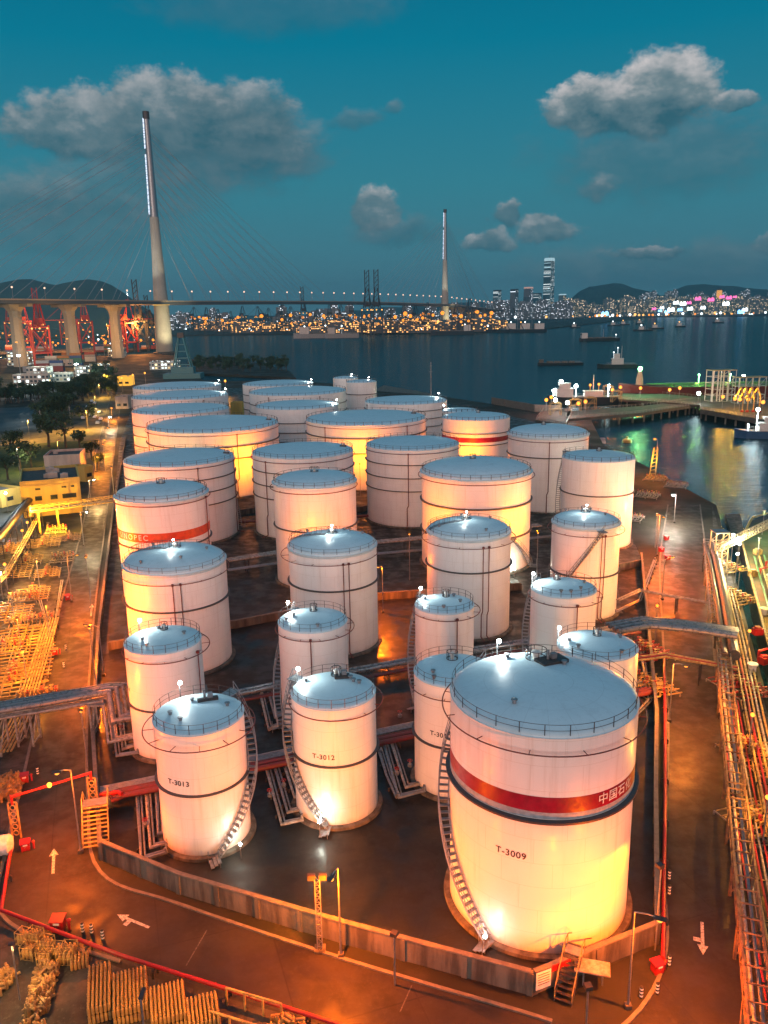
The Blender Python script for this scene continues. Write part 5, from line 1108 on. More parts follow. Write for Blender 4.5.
# ================================================================== PORT: CRANES, QUAYS, GLOW
CR = mat('red_crane_paint', (.42,.03,.03), .5); CD = mat('dark_crane_paint', (.03,.045,.06), .6); CB = mat('blue_crane_paint', (.05,.12,.22), .5)
def crane_proto(m, raised, label, group):
    t = thing('quay_crane', (0,0,0), label, 'quay crane', group); lg = MB()
    for sx in (-9,9):
        for y in (0,26): lg.bar((sx,y,0),(sx,y,44), 1.7)
        lg.bar((sx,0,14),(sx,26,14), 1.3); lg.bar((sx,0,40),(sx,26,40), 1.3); lg.bar((sx,0,14),(sx,26,40), .9)
    for y in (0,26): lg.bar((-9,y,14),(9,y,14),1.2); lg.bar((-9,y,42),(9,y,42),1.4); lg.bar((-9,y,14),(9,y,42),.8); lg.bar((9,y,14),(-9,y,42),.8)
    lg.build('portal_frame', m, t); bm_ = MB()
    for sx in (-3,3):
        bm_.bar((sx,-2,45),(sx,42,45), 1.5)
        if raised: bm_.bar((sx,-2,45),(sx,-14,98), 1.4)
        else: bm_.bar((sx,-2,45),(sx,-50,45), 1.4)
    for k in range(8):
        if raised: bm_.bar((-3,-2-1.5*k,45+6.6*k),(3,-3.5-1.5*k,51.6+6.6*k), .7)
        else: bm_.bar((-3,-6*k,45),(3,-6*k-6,45), .7)
    bm_.build('boom', m, t); af = MB()
    for sx in (-6,6): af.bar((sx,0,44),(sx*.3,3,72), 1.2); af.bar((sx,26,44),(sx*.3,3,72), .9)
    af.bar((0,3,72),(0,-14,96) if raised else (0,-44,46), .5); af.bar((0,3,72),(0,40,46), .5); af.build('a_frame', m, t)
    MB().box((0,20,49),(9,14,6)).build('machinery_house', m, t)
    f = MB()
    for x in (-8,0,8): f.sphere((x,-1,41), 1.0, 8, 5)
    f.build('floodlight', E_YELF, t)
    return t
def cranes(m, raised, lst, group, label):
    pr_ = crane_proto(m, raised, label, group)
    for i, (px, py, rz, s_, lab) in enumerate(lst):
        p = at(px, py); 
        if i == 0: pr_.location = p; pr_.rotation_euler.z = R(rz); pr_.scale = (s_,)*3; pr_['label'] = lab
        else: dup(pr_, p, R(rz), lab, scale=s_)
cranes(CR, False, [(44,366,20,.95,'red quay crane behind the leftmost bridge pier'),(88,352,-160,1.0,'red quay crane between the second and third bridge piers'),(118,348,200,1,'red quay crane behind the third bridge pier'),(133,352,160,1,'red quay crane just left of the left pylon'),(12,345,20,1,'red quay crane at the left picture edge'),(66,345,-20,1,'distant red quay crane between the left bridge piers'),(28,350,30,1,'red quay crane beside the leftmost pier')], 'red quay cranes under the bridge', 'x')
cranes(CR, True, [(42,362,200,.85,'red quay crane with raised boom reaching above the bridge deck')], 'red quay cranes under the bridge', 'x')
cranes(CD, True, [(141,352,10,1.0,'dark quay crane with raised boom left of the left pylon'),(152,350,0,.8,'shorter dark raised quay crane beside the left pylon'),(368,338,0,1.25,'dark raised quay crane, left of the close pair before the port'),(377,338,0,1.25,'dark raised quay crane, right of the close pair before the port'),(304,332,0,1.15,'dark raised quay crane alone in the middle of the port')], 'dark quay cranes with raised booms', 'x')
far = [(x, 331.5+random.uniform(-1,1.5), random.choice((-30,0,20,160)), random.uniform(.75,1.05), 'dark distant quay crane in the row along the far port') for x in (196,208,219,232,244,258,270,284,292,318,330,342,352,392,404,416,428,456,470)]
cranes(CD, False, far, 'dark cranes along the far port', 'x')
# land of the far port and the city
struct('port_platform', MB().prism([(-3000,2080),(-560,2130),(300,1900),(420,2000),(1100,3350),(1100,9000),(-3000,9000)], SEA-2, -.5), GROUND)
struct('port_platform', MB().prism([(-1500,1180),(-560,1180),(-345,1240),(-330,1330),(-1500,1500)], SEA-2, -.4), GROUND)
struct('island_shore', MB().prism([(640,4150),(1500,3350),(3800,3500),(4200,6000),(1200,6000)], SEA-2, -1), GROUND)
def copies(proto, pts, scales=None):
    for i, p in enumerate(pts):
        o = proto if i == 0 else proto.copy()
        if i: COL.objects.link(o)
        o.location = p
        if scales: o.scale = scales[i] if isinstance(scales[i], tuple) else (scales[i],)*3
def mastlamp(mname, m, label, group, pts, scs, H=26, r_=2.6):
    mb = MB().tube([(0,0,0),(0,0,H)], .3, 5); k = len(mb.f); mb.sphere((0,0,H), r_, 8, 5)
    o = mb.build('mast_lamp', STEEL); o.data.materials.append(m)
    for i, f in enumerate(o.data.polygons): f.material_index = 1 if i >= k else 0
    tag(o, label, 'mast lamp', group); copies(o, pts, scs)
rnd = random.Random(21)
def portpts(n_, x0, x1, y0=324, y1=334):
    return [at(rnd.uniform(x0,x1), rnd.uniform(y0,y1), -.5) for _ in range(n_)]
pts = portpts(112, 185, 492, 326, 335); mastlamp('a', E_SODF, 'orange floodlight mast in the far port', 'orange mast lamps of the far port', pts, [rnd.uniform(.7,1.7) for _ in pts])
pts = portpts(44, 180, 500, 327, 335); mastlamp('b', E_YELF, 'yellow floodlight mast in the far port', 'yellow mast lamps of the far port', pts, [rnd.uniform(.5,1.0) for _ in pts])
pts = portpts(20, 180, 500, 330, 334.5); mastlamp('c', E_WHTF, 'white floodlight mast in the far port', 'white mast lamps of the far port', pts, [rnd.uniform(.4,.9) for _ in pts], H=18)
pts = portpts(46, -5, 160, 336, 358); mastlamp('d', E_SODF, 'orange mast lamp among the red cranes', 'orange mast lamps under the bridge', pts, [rnd.uniform(.35,.75) for _ in pts])
pts = portpts(12, -5, 160, 336, 352); mastlamp('e', E_WHTF, 'white mast lamp among the red cranes', 'white mast lamps under the bridge', pts, [rnd.uniform(.3,.6) for _ in pts])
pts = portpts(14, -5, 160, 338, 350); mastlamp('f', emit('red_crane_glow',(1,.12,.04),3), 'small red lamp among the red cranes', 'red lamps under the bridge', pts, [rnd.uniform(.3,.5) for _ in pts])
# working light over the red cranes
for px, py, e in [(20,352,4e5),(70,350,4e5),(110,350,3e5),(140,352,3e5)]:
    p = at(px, py); t = thing('port_floodlight', p, 'tall floodlight mast lighting the red cranes', 'mast lamp', 'tall floodlight masts by the red cranes'); MB().tube([(0,0,0),(0,0,36)],.5,6).build('pole', GALV, t); MB().lathe([(1,-1),(2.4,-.4),(2.4,.4),(1,1)],10,(0,0,36)).build('lamp_head', E_SODF, t); light('POINT', (0,-4,38), e, (1,.30,.05), t, 2)
# container blocks and sheds along the far quay
SHED = windows('port_shed_wall', (.10,.09,.08), (1,.34,.05), 2.0, 5, 4, .40, (1,.45,.12))
sb = MB().box((0,0,.5),(1,1,1)).add([(-.5,-.5,1),(.5,-.5,1),(.5,.5,1),(-.5,.5,1),(-.5,0,1.15),(.5,0,1.15)], [(0,1,5,4),(2,3,4,5),(1,2,5),(3,0,4)]).build('port_shed', SHED)
tag(sb, 'dim port shed or container stack behind the far quay', 'port shed', 'sheds along the far port')
pts = []; scs = []
for i in range(70):
    p = at(rnd.uniform(175,495), rnd.uniform(327,333), -.5); pts.append(p); scs.append((rnd.uniform(40,110), rnd.uniform(15,40), rnd.uniform(8,26)))
copies(sb, pts, scs)
# city buildings ------------------------------------------------------------
CW1 = windows('city_wall_warm', (.12,.13,.14), (1,.60,.26), 1.3, 5, 5, .26, (.8,.9,1)); CW2 = windows('city_wall_cool', (.09,.14,.16), (.6,.9,1), 1.4, 5, 5, .28, (1,.75,.45)); CW3 = windows('tower_glass', (.06,.14,.17), (.55,.85,.95), .9, 6, 5, .5, (.8,.9,.9))
def block(m, stepped):
    mb = MB().box((0,0,.46),(1,1,.92)); mb.box((.08,0,.95),(.55,.6,.1)); 
    if stepped: mb.box((-.25,0,.25),(1.3,1.2,.5))
    return mb.build('city_building', m)
def far_at(px, D): v = dist(px, 310, D); return Vector((v.x, D, 0))
def cityrow(proto, label, group, lst):
    tag(proto, label, 'building', group); copies(proto, [a for a, b_ in lst], [b_ for a, b_ in lst])
L1 = []; 
for i in range(85):
    px = rnd.uniform(170,500); D = rnd.uniform(2700,3600); h_ = rnd.choice((28,40,55,70))*rnd.uniform(.7,1.15); L1.append((far_at(px, D), (rnd.uniform(22,42), 25, h_)))
cityrow(block(CW1, True), 'dim residential block behind the far port', 'residential blocks behind the port', L1)
L2 = [(far_at(rnd.uniform(490,572), rnd.uniform(3500,3950)), (rnd.uniform(26,50), 40, rnd.uniform(30,85))) for _ in range(42)]
cityrow(block(CW1, False), 'low lit block at the foot of the skyscrapers', 'blocks around the skyscrapers', L2)
L3 = [(far_at(rnd.uniform(565,775), rnd.uniform(3750,4300)), (rnd.uniform(22,40), 30, rnd.uniform(28,95))) for _ in range(130)]
cityrow(block(CW2, False), 'lit tower block on the far island waterfront', 'tower blocks on the far island', L3)
L4 = [(far_at(rnd.uniform(640,775), rnd.uniform(4300,4700))+Vector((0,0,20)), (rnd.uniform(20,34), 26, rnd.uniform(40,110))) for _ in range(50)]
cityrow(block(CW1, False), 'warm lit tower on the slope of the far island', 'towers on the island slope', L4)
def tower(px, ytop, wpx, D, label, m, crown):
    p = far_at(px, D); v = dist(px, ytop, D); h_ = v.z; w_ = wpx/F*D; t = thing('skyscraper', p, label, 'skyscraper', 'skyscrapers on the skyline')
    MB().lathe([(w_*.62,0),(w_*.58,h_*.05),(w_*.56,h_*.6),(w_*.52,h_*.95)], 4, cap1=True).build('tower_body', m, t)
    MB().lathe([(w_*.54,h_*.95),(w_*.54,h_*.975),(w_*.5,h_)], 4).build('crown', crown, t)
    if ytop < 275 or 'spire' in label: MB().tube([(0,0,h_),(0,0,h_*1.06)],[1.5,.5],5).build('spire', STEEL, t)
for a in [(548,258,9.5,3950,'tallest glass skyscraper on the skyline',CW3,emit('crown_glow',(.6,.9,1),.8)),(497,290,7.5,3700,'dark skyscraper furthest left of the skyline group',CW3,STEEL),(514,289,7.5,3700,'pale skyscraper second from the left',CW1,STEEL),(528,287,8.5,3750,'pinkish skyscraper left of the tallest one',CW1,emit('crown_warm',(1,.6,.5),.6)),(537,293,8,3850,'dark skyscraper hugging the tallest one on its left',CW3,STEEL),(562,294,7,3900,'slim blue-lit skyscraper right of the tallest one',CW2,emit('crown_glow',(.6,.9,1),.8)),
          (541,300,7,3800,'short tower at the left foot of the tallest skyscraper',CW2,STEEL),(554,302,7,3800,'short tower at the right foot of the tallest skyscraper',CW2,STEEL),(718,289,5,4200,'orange-lit tower with spire on the far island',emit('orange_tower_glow',(1,.45,.1),1.1),STEEL)]: tower(*a)
# coloured signs on the island waterfront
for name_, m, label, pl in [('lit_sign', E_PINK, 'pink rooftop sign on the far island waterfront', [(722,297),(729,298),(698,299),(689,303),(654,309),(735,297),(711,300)]),('lit_sign', E_WHTF, 'white glaring rooftop sign on the far island waterfront', [(676,303),(683,304),(671,310),(726,304),(690,309),(662,308),(745,310),(703,308),(751,315)]),('lit_sign', E_BLU, 'blue rooftop sign on the far island waterfront', [(660,311),(667,312),(680,310),(741,312),(605,314)])]:
    mb = MB().box((0,0,0),(20,3,9)).box((-6,0,6),(3,2,3)).box((5,0,6),(6,2,4)); o = mb.build(name_, m); tag(o, label, 'sign', label.split()[0]+' signs on the far island'); copies(o, [Vector((dist(px,py,3700).x, 3700, dist(px,py,3700).z)) for px, py in pl], [rnd.uniform(.8,1.5) for _ in pl])
pts = [Vector((dist(px,318,3650).x, 3650-rnd.uniform(0,120), -1)) for px in [rnd.uniform(500,775) for _ in range(50)]]
for j, (m_, lab) in enumerate([(E_WHTF,'white waterfront lamp across the harbour'),(E_SODF,'orange waterfront lamp across the harbour'),(E_YELF,'yellow waterfront lamp across the harbour')]):
    mastlamp('h', m_, lab, lab.split()[0]+' lamps on the far waterfront', pts[j::3], [rnd.uniform(.8,2.0) for _ in pts[j::3]], 6, 3.0)
# hills ---------------------------------------------------------------------
def hill(name, prof, D, depth, seed):
    rn = random.Random(seed); mb = MB(); nx = 90; ny = 26; x0, x1 = prof[0][0], prof[-1][0]; vs = []
    ph = [(rn.uniform(.002,.02), rn.random()*6.28, rn.uniform(-.02,.02)) for _ in range(14)]
    for j in range(ny+1):
        v = j/ny; y = D-depth*.5+depth*v; prf = sin(pi*v)**1.2
        for i in range(nx+1):
            px = x0+(x1-x0)*i/nx
            for (a, b_) in zip(prof[:-1], prof[1:]):
                if a[0] <= px <= b_[0]: yt = a[1]+(b_[1]-a[1])*(px-a[0])/(b_[0]-a[0]); break
            q = dist(px, yt, D); x = q.x; h_ = max(0, q.z)
            nz = sum(sin(x*f_+y*g_+p_)/(1+60*f_) for f_, p_, g_ in ph)*5
            vs.append((x*(y/D)**.3, y, SEA-2+max(0, h_+6)*prf+nz*prf*min(1,h_/60)))
    fs = [(j*(nx+1)+i, j*(nx+1)+i+1, (j+1)*(nx+1)+i+1, (j+1)*(nx+1)+i) for j in range(ny) for i in range(nx)]
    struct(name, mb.add(vs, fs), FOREST, smooth=True)
hill('hill', [(-80,300),(-20,290),(5,284),(22,281),(35,281),(48,284),(58,285),(72,282),(84,280),(92,280),(102,283),(112,288),(122,295),(132,303),(145,312)], 4300, 1500, 1)
hill('hill', [(560,306),(570,300),(578,293),(588,288),(600,286),(612,285),(622,286),(635,290),(645,294),(655,299),(668,305),(680,309)], 5200, 1500, 2)
hill('hill', [(640,306),(655,299),(670,292),(684,287),(700,285),(715,286),(728,289),(742,292),(760,290),(790,288),(830,300)], 5600, 1500, 3)
hill('hill', [(330,314),(380,308),(430,306),(470,303),(520,304),(560,305),(600,308)], 6800, 1200, 4)
# ================================================================== SHIPS AND JETTY
def hull(mb, L, Bm, H, z0=-1.0, bow=.22, sheer=.25):
    st = []; n_ = 12
    for i in range(n_+1):
        u = i/n_; x = -L/2+L*u; w_ = Bm/2*(1 if u < 1-bow else max(.03, 1-((u-(1-bow))/bow)**1.8)); w_ *= (.82+.18*min(1,u/.1)); zt = H*(1+sheer*max(0,(u-.7)/.3)**2)
        st.append([(x,-w_,zt),(x,-w_*.8,z0),(x,w_*.8,z0),(x,w_,zt)])
    vs = [p for s_ in st for p in s_]; fs = []
    for i in range(n_):
        for j in range(3): fs.append((i*4+j,i*4+j+1,(i+1)*4+j+1,(i+1)*4+j))
        fs.append((i*4+3,i*4,(i+1)*4,(i+1)*4+3))
    fs += [(0,1,2,3)[::-1],(n_*4,n_*4+1,n_*4+2,n_*4+3)]; return mb.add(vs, fs)
def ship(name, px, py, L, Bm, H, hd, label, hm, house=(), mast=0, lights=(), cat='ship', cargo=None, group=None):
    p = at(px, py, SEA); t = thing(name, p, label, cat, group, R(hd)); hull(MB(), L, Bm, H).build('hull', hm, t)
    MB().prism([(-L*.46,-Bm*.42),(L*.25,-Bm*.42),(L*.4,0),(L*.25,Bm*.42),(-L*.46,Bm*.42)], H, H+.12).build('deck', mat('green_deck',(.05,.16,.06),.7) if 'green' in label else mat('ship_deck',(.20,.16,.13),.7), t)
    for k, (x, w_, d_, h_, m) in enumerate(house):
        ho = MB().box((x*L, 0, H+h_/2), (w_, d_, h_)).box((x*L, 0, H+h_+.15), (w_*1.08, d_*1.08, .2)).build('deckhouse', m, t)
        MB().box((x*L+w_/2+.03,0,H+h_*.75),(.06,d_*.8,h_*.2)).box((x*L,-d_/2-.03,H+h_*.72),(w_*.8,.06,h_*.14)).build('window_band', mat('dark_glass',(.02,.025,.03),.1), ho)
    if mast: MB().tube([(-L*.1,0,H),(-L*.1,0,H+mast)],[.3,.12],6).bar((-L*.1,-1.5,H+mast*.8),(-L*.1,1.5,H+mast*.8),.15).build('mast', WHITEM, t)
    rl = MB()
    for i in range(14):
        x = -L*.45+L*.7*i/13
        for s_ in (-1,1): rl.bar((x,s_*Bm*.46,H),(x,s_*Bm*.46,H+1.1),.06)
    for s_ in (-1,1): rl.bar((-L*.45,s_*Bm*.46,H+1.1),(L*.25,s_*Bm*.46,H+1.1),.06)
    rl.build('rail', WHITEM, t)
    if cargo: cargo(t, L, Bm, H)
    for (x, y, z, r_, gl, e, c_) in lights:
        MB().bar((x*L,y,H),(x*L,y,H+z),.1).sphere((x*L,y,H+z+r_*.8), r_, 8, 5).build('deck_lamp', gl, t)
        if e: light('POINT', (x*L,y,H+z+r_*2.2), e*(1.0 if gl == E_GRN else .35), c_, t, .4)
    return t
HB = mat('dark_hull',(.015,.022,.03),.45); HBL = mat('blue_hull',(.03,.10,.22),.4); HR = mat('dark_red_hull',(.10,.015,.012),.5)
def hatch(t, L, Bm, H):
    for k in range(4): MB().box((-.25*L+k*L*.16,0,H+.9),(L*.13,Bm*.6,1.4)).build('hatch_cover', mat('hatch_paint',(.12,.10,.08),.7), t)
ship('work_ship', 585, 404, 42, 10, 4.2, 175, 'white-topped work ship blazing with deck lamps moored behind the jetty', HB, [(.28,9,7,4.5,WHITEM),(.28,6,5.5,7.5,WHITEM),(-.1,10,6,3,WHITEM)], 12,
     [(.42,0,3,.75,E_WHT,5000,WHT),(.33,2,8,.9,E_WHT,6000,WHT),(.12,-2,5,.95,E_WHT,6000,WHT),(-.05,2,6,.7,E_SOD,3500,SOD),(-.18,-2,6,.7,E_SOD,3500,SOD),(-.3,0,5,.9,E_WHT,6000,WHT),(.2,2,3,.5,E_WHT,0,WHT),(.25,-3,2,.4,E_WHT,0,WHT),(.0,-3,2,.4,E_WHT,0,WHT)])
ship('tug_boat', 617, 368, 34, 9, 3.2, 170, 'tug with a white lit mast alone on the dark water', HB, [(.0,10,6,5,WHITEM),(.02,5,4.5,9,WHITEM)], 16, [(.0,0,14,.5,E_WHTF,0,WHT),(.1,0,10,.6,E_WHTF,0,WHT)])
ship('barge', 560, 365, 42, 10, 2.2, 176, 'long low dark barge on the water left of the tug', HB, [(.42,4,4,3,mat('hatch_paint',(.12,.10,.08),.7))], 0, [], cargo=hatch)
ship('cargo_ship', 599, 341, 62, 14, 4.5, 178, 'dark cargo ship with one white lamp in the middle of the harbour', HB, [(.38,9,11,8,WHITEM)], 14, [(-.42,0,4,1.0,E_WHTF,0,WHT)], cargo=hatch)
for i, (px, py, L, lab) in enumerate([(643,331,40,'small far boat right of the cargo ship'),(656,329,34,'small dark far boat near the island'),(614,326,34,'far boat below the skyline'),(624,325,30,'far boat just right of another below the skyline'),(718,323,30,'far boat before the island waterfront'),(680,327,24,'tiny far boat before the pink lights'),(575,328,28,'tiny far boat left of the cargo ship'),(640,324,24,'tiny pale far boat before the island')]):
    ship('harbour_boat', px, py, L, 9, 3, 175, lab, HB, [(.1,10,6,6,WHITEM)], 9, [(.1,0,8,1.6,(E_WHTF,E_YELF)[i%2],0,WHT)], group='small boats in the harbour')
def tankerdeck(t, L, Bm, H):
    for y in (-2.5,-1.2,0,1.2,2.5): MB().tube([(-L*.3,y,H+1.2),(L*.36,y,H+1.2)],.25,6).build('deck_pipe', mat('green_pipe',(.08,.22,.07),.5), t)
    for k in range(6): MB().box((-.25*L+k*L*.1,0,H+.7),(1.2,8,1.3)).build('pipe_support', mat('green_pipe',(.08,.22,.07),.5), t)
t = ship('tanker', 722, 400, 118, 19, 8.5, 178, 'dark tanker with green-lit deck and bright green lamp at its bow', HR, [(-.42,14,16,12,WHITEM)], 0, [(.40,0,9,1.2,E_GRN,45000,(.3,1,.35)),(.1,-6,5,.5,E_GRN,9000,(.5,1,.1)),(-.05,-6,5,.5,E_GRN,9000,(.6,1,.1))], cargo=tankerdeck)
MB().lathe([(2.2,0),(2.0,4),(1.2,7.5),(1.2,8.5)],10,(118*.40,0,8.5)).build('foremast', mat('mast_cream',(.5,.45,.3),.6), t)
ship('blue_workboat', 768, 438, 26, 7, 3.0, 165, 'blue workboat with a white mast lamp at the right picture edge', HBL, [(.0,8,5,3,WHITEM),(.0,4.5,4,5.4,WHITEM)], 9, [(.18,0,8,.7,E_WHT,9000,(.85,.95,1)),(.3,0,2,.3,E_WHT,0,WHT),(-.1,2,3,.4,E_YELF,0,WHT)])
ship('moored_ship', 452, 335, 90, 16, 8, 178, 'pale coaster moored at the far port', HB, [(-.35,14,12,12,WHITEM)], 12, [(-.3,0,12,1.4,E_WHTF,0,WHT)], cargo=hatch)
ship('moored_ship', 322, 338, 120, 18, 9, 176, 'white and blue ship moored in front of the far port', mat('pale_hull',(.35,.38,.4),.5), [(.3,20,14,14,WHITEM)], 14, [(.3,0,14,1.6,E_WHTF,0,WHT),(-.2,0,8,1.6,E_YELF,0,WHT)], cargo=hatch)
ship('moored_ship', 342, 338, 70, 14, 9, 176, 'shorter white ship moored just right of the blue and white one', mat('pale_hull',(.35,.38,.4),.5), [(.3,14,12,12,WHITEM)], 12, [(.0,0,14,1.6,E_WHTF,0,WHT)])
for px, c, lab in [(500,CB,'dark work barge with derrick at the end of the bridge viaduct'),(514,CD,'second dark barge with derrick near the skyscrapers'),(528,CD,'outermost dark barge with derrick near the skyscrapers')]:
    ship('derrick_barge', px, 332.5, 80, 20, 7, 178, lab, HB, [(-.3,20,14,12,WHITEM)], 45, [(.2,0,14,1.6,E_YELF,0,WHT),(-.3,0,14,1.5,E_WHTF,0,WHT)], cargo=lambda t,L,B,H: MB().bar((10,0,H),(34,0,H+46),1.6).bar((34,0,H+46),(-10,0,H+20),.5).build('derrick', CD, t), group='derrick barges')
# small things afloat
t = thing('mooring_buoy', at(627,442,SEA), 'orange mooring buoy on the water inside the jetty', 'buoy'); MB().lathe([(.1,-.5),(1.6,-.3),(1.9,.4),(1.4,1.1),(.3,1.4),(.3,2.2),(.01,2.3)],16).build('float', mat('orange_float',(.7,.22,.04),.5), t, smooth=True); MB().ring(1.8,.6,.12,16).build('fender', BLACKM, t)
ship('dinghy', 597, 443, 6.5, 2.4, .8, 170, 'tiny white dinghy on the dark water beyond the right tanks', WHITEM, [(.0,1.6,1.4,.9,WHITEM)], 0, cat='boat')
# jetty
jz = -.2
def deckpoly(name, px, z, th, label):
    pts = [at(x, y, z) for x, y in px]; o = pts[0]; t = thing(name, (o.x,o.y,SEA), label, 'jetty'); P = [(p.x-o.x, p.y-o.y) for p in pts]
    MB().prism(P, z-SEA-th, z-SEA).build('deck', mat('jetty_concrete',(.085,.075,.06),.85,scale=.3), t)
    mb = MB(); n_ = len(P)
    for i in range(n_):
        a, b_ = Vector((*P[i],0)), Vector((*P[(i+1)%n_],0)); L = (b_-a).length; k = max(1,int(L/7))
        for j in range(k):
            q = a.lerp(b_, (j+.5)/k); c = sum((Vector((*s_,0)) for s_ in P), Vector())/n_; q = q.lerp(c, .04); mb.tube([(q.x,q.y,-1.5),(q.x,q.y,z-SEA-th)], .45, 8)
    mb.build('pile', CONC, t); rl = MB()
    for i in range(n_):
        a, b_ = Vector((*P[i],z-SEA)), Vector((*P[(i+1)%n_],z-SEA)); L = (b_-a).length; k = max(1,int(L/2.5)); rl.bar(a+Vector((0,0,1.1)), b_+Vector((0,0,1.1)), .1); rl.bar(a+Vector((0,0,.6)), b_+Vector((0,0,.6)), .07)
        for j in range(k): q = a.lerp(b_, j/k); rl.bar(q, q+Vector((0,0,1.1)), .1)
    rl.build('railing', PIPE, t); return t
deckpoly('jetty', [(566,419),(640,413),(700,404),(700,399),(640,406),(566,411)], 1.0, 1.4, 'long railed jetty walkway on piles running out past the work ship')
deckpoly('jetty', [(618,399),(650,401),(700,405),(700,397),(655,393),(622,392)], 1.6, 1.2, 'upper jetty road lit orange behind the walkway')
deckpoly('jetty', [(700,409),(790,424),(800,402),(700,395)], 1.6, 2.2, 'broad jetty head carrying the loading tower and lamps')
deckpoly('jetty', [(536,420),(566,425),(572,412),(545,408)], 1.0, 1.4, 'shore end of the jetty by the retaining wall')
def frame_tower(px, py, ytop, w_, d_, lab, m, nz=5):
    p = at(px, py, 1.6); H = tall(px, py, ytop, 1.6); t = thing('loading_tower', p, lab, 'loading tower', None, R(8)); mb = MB(); nx = max(2, int(w_/3.2))
    for i in range(nx+1):
        for y in (0,d_): mb.bar((w_*i/nx,y,0),(w_*i/nx,y,H),.28)
    for k in range(nz+1):
        z = H*k/nz
        for y in (0,d_): mb.bar((0,y,z),(w_,y,z),.22)
        for x in (0,w_): mb.bar((x,0,z),(x,d_,z),.22)
        if k < nz:
            for i in range(nx): mb.bar((w_*i/nx,0,z),(w_*(i+1)/nx,0,z+H/nz) if (i+k)%2 else (w_*(i+1)/nx,0,z),.14)
    mb.build('lattice', m, t)
    MB().box((w_/2,d_/2,H+.15),(w_+.6,d_+.6,.25)).build('top_platform', YEL, t); pp = MB()
    for i in range(4): MB().tube([(w_*(i+.5)/4,d_*.5,0),(w_*(i+.5)/4,d_*.5,H)],.35,8).build('riser', WHITEM, t, smooth=True)
    return t, H
frame_tower(712,402,371,12,7,'white lattice loading tower on the jetty head behind the lamps',WHITEM)
frame_tower(738,404,378,14,6,'blue-white open frame with loading arms right of the white lattice tower',mat('pale_blue_steel',(.35,.5,.55),.5),3)
for i, px in enumerate((742,747,753,759)):
    p = at(px, 412, 1.6); t = thing('marine_loader', p, ['leftmost','second','third','rightmost'][i]+' orange loading arm on the jetty head', 'loading arm', 'loading arms on the jetty'); MB().tube([(0,0,0),(0,0,7),(0,3,11),(0,9,5)],.3,8).build('arm_pipe', YEL, t, smooth=True); MB().lathe([(.8,0),(.8,.8),(.4,1)],10).build('pedestal', REDP, t)
for px, py, c_, gl, e, lab in [(546,411,SOD,E_SOD,9000,'orange lamp at the shore end of the jetty'),(551,408,SOD,E_SOD,9000,'second orange lamp at the shore end of the jetty'),(555,411,WHT,E_WHT,9000,'white lamp at the shore end of the jetty'),(567,414,WHT,E_WHT,12000,'glaring white lamp in front of the work ship'),(578,415,SOD,E_SOD,8000,'orange lamp in front of the work ship'),(585,413,SOD,E_SOD,8000,'orange lamp under the work ship bow'),
      (612,400,SOD,E_SOD,8000,'orange lamp right of the work ship'),(620,397,SOD,E_SOD,8000,'brightest orange lamp right of the work ship'),(640,398,SOD,E_SOD,9000,'lone orange lamp on the upper jetty road'),(669,400,(1,.25,.08),E_SOD,9000,'orange lamp under the tanker bow'),(679,398,(1,.2,.1),E_SOD,7000,'reddish lamp under the tanker bow'),(698,404,WHT,E_WHT,4000,'small white lamp left of the loading tower'),
      (722,408,(1,.45,.04),E_SOD,22000,'bright orange lamp below the white lattice tower'),(734,410,(1,.55,.08),E_SOD,14000,'warm lamp between the two lattice towers'),(739,411,(1,.45,.03),E_SOD,20000,'bright orange lamp below the loading arms'),(747,411,(1,.35,.03),E_SOD,12000,'orange lamp among the loading arms'),(762,414,(1,.4,.04),E_SOD,12000,'rightmost orange lamp of the jetty head'),(743,385,(.8,1,1),E_WHT,9000,'cold white lamp on the frame beside the loading tower')]:
    z0_ = 1.6; p = at(px, py, z0_); H = 5; t = thing('jetty_lamp', p, lab, 'lamp', 'lamps on the jetty'); MB().bar((0,0,0),(0,0,H),.15).build('pole', GALV, t); MB().sphere((0,0,H+.3),.85,10,6).build('lamp_globe', gl, t); light('POINT', (0,-.3,H+1.4), e*.45, c_, t, .5)
for i, (px, py) in enumerate([(555,415),(575,411),(590,409),(608,396),(616,402)]):
    p = at(px, py, 1.0); t = thing('jetty_crane', p, ['small orange gantry at the shore end of the jetty','orange gantry just in front of the work ship','second gantry in front of the work ship','orange gantry right of the work ship','low orange gantry on the jetty bend'][i], 'gantry', 'small gantries on the jetty'); mb = MB()
    for x in (-2.5,2.5):
        for y in (-1.5,1.5): mb.bar((x,y,0),(x,y,5.5),.22)
        mb.bar((x,-1.5,5.5),(x,1.5,5.5),.2)
    for y in (-1.5,1.5): mb.bar((-2.5,y,5.5),(2.5,y,5.5),.25); mb.bar((-2.5,y,0),(2.5,y,5.5),.15); mb.bar((-2.5,y,2.8),(2.5,y,2.8),.18)
    mb.build('gantry_frame', YEL, t); MB().box((0,0,5.8),(3,2,.8)).build('hoist', YEL, t)
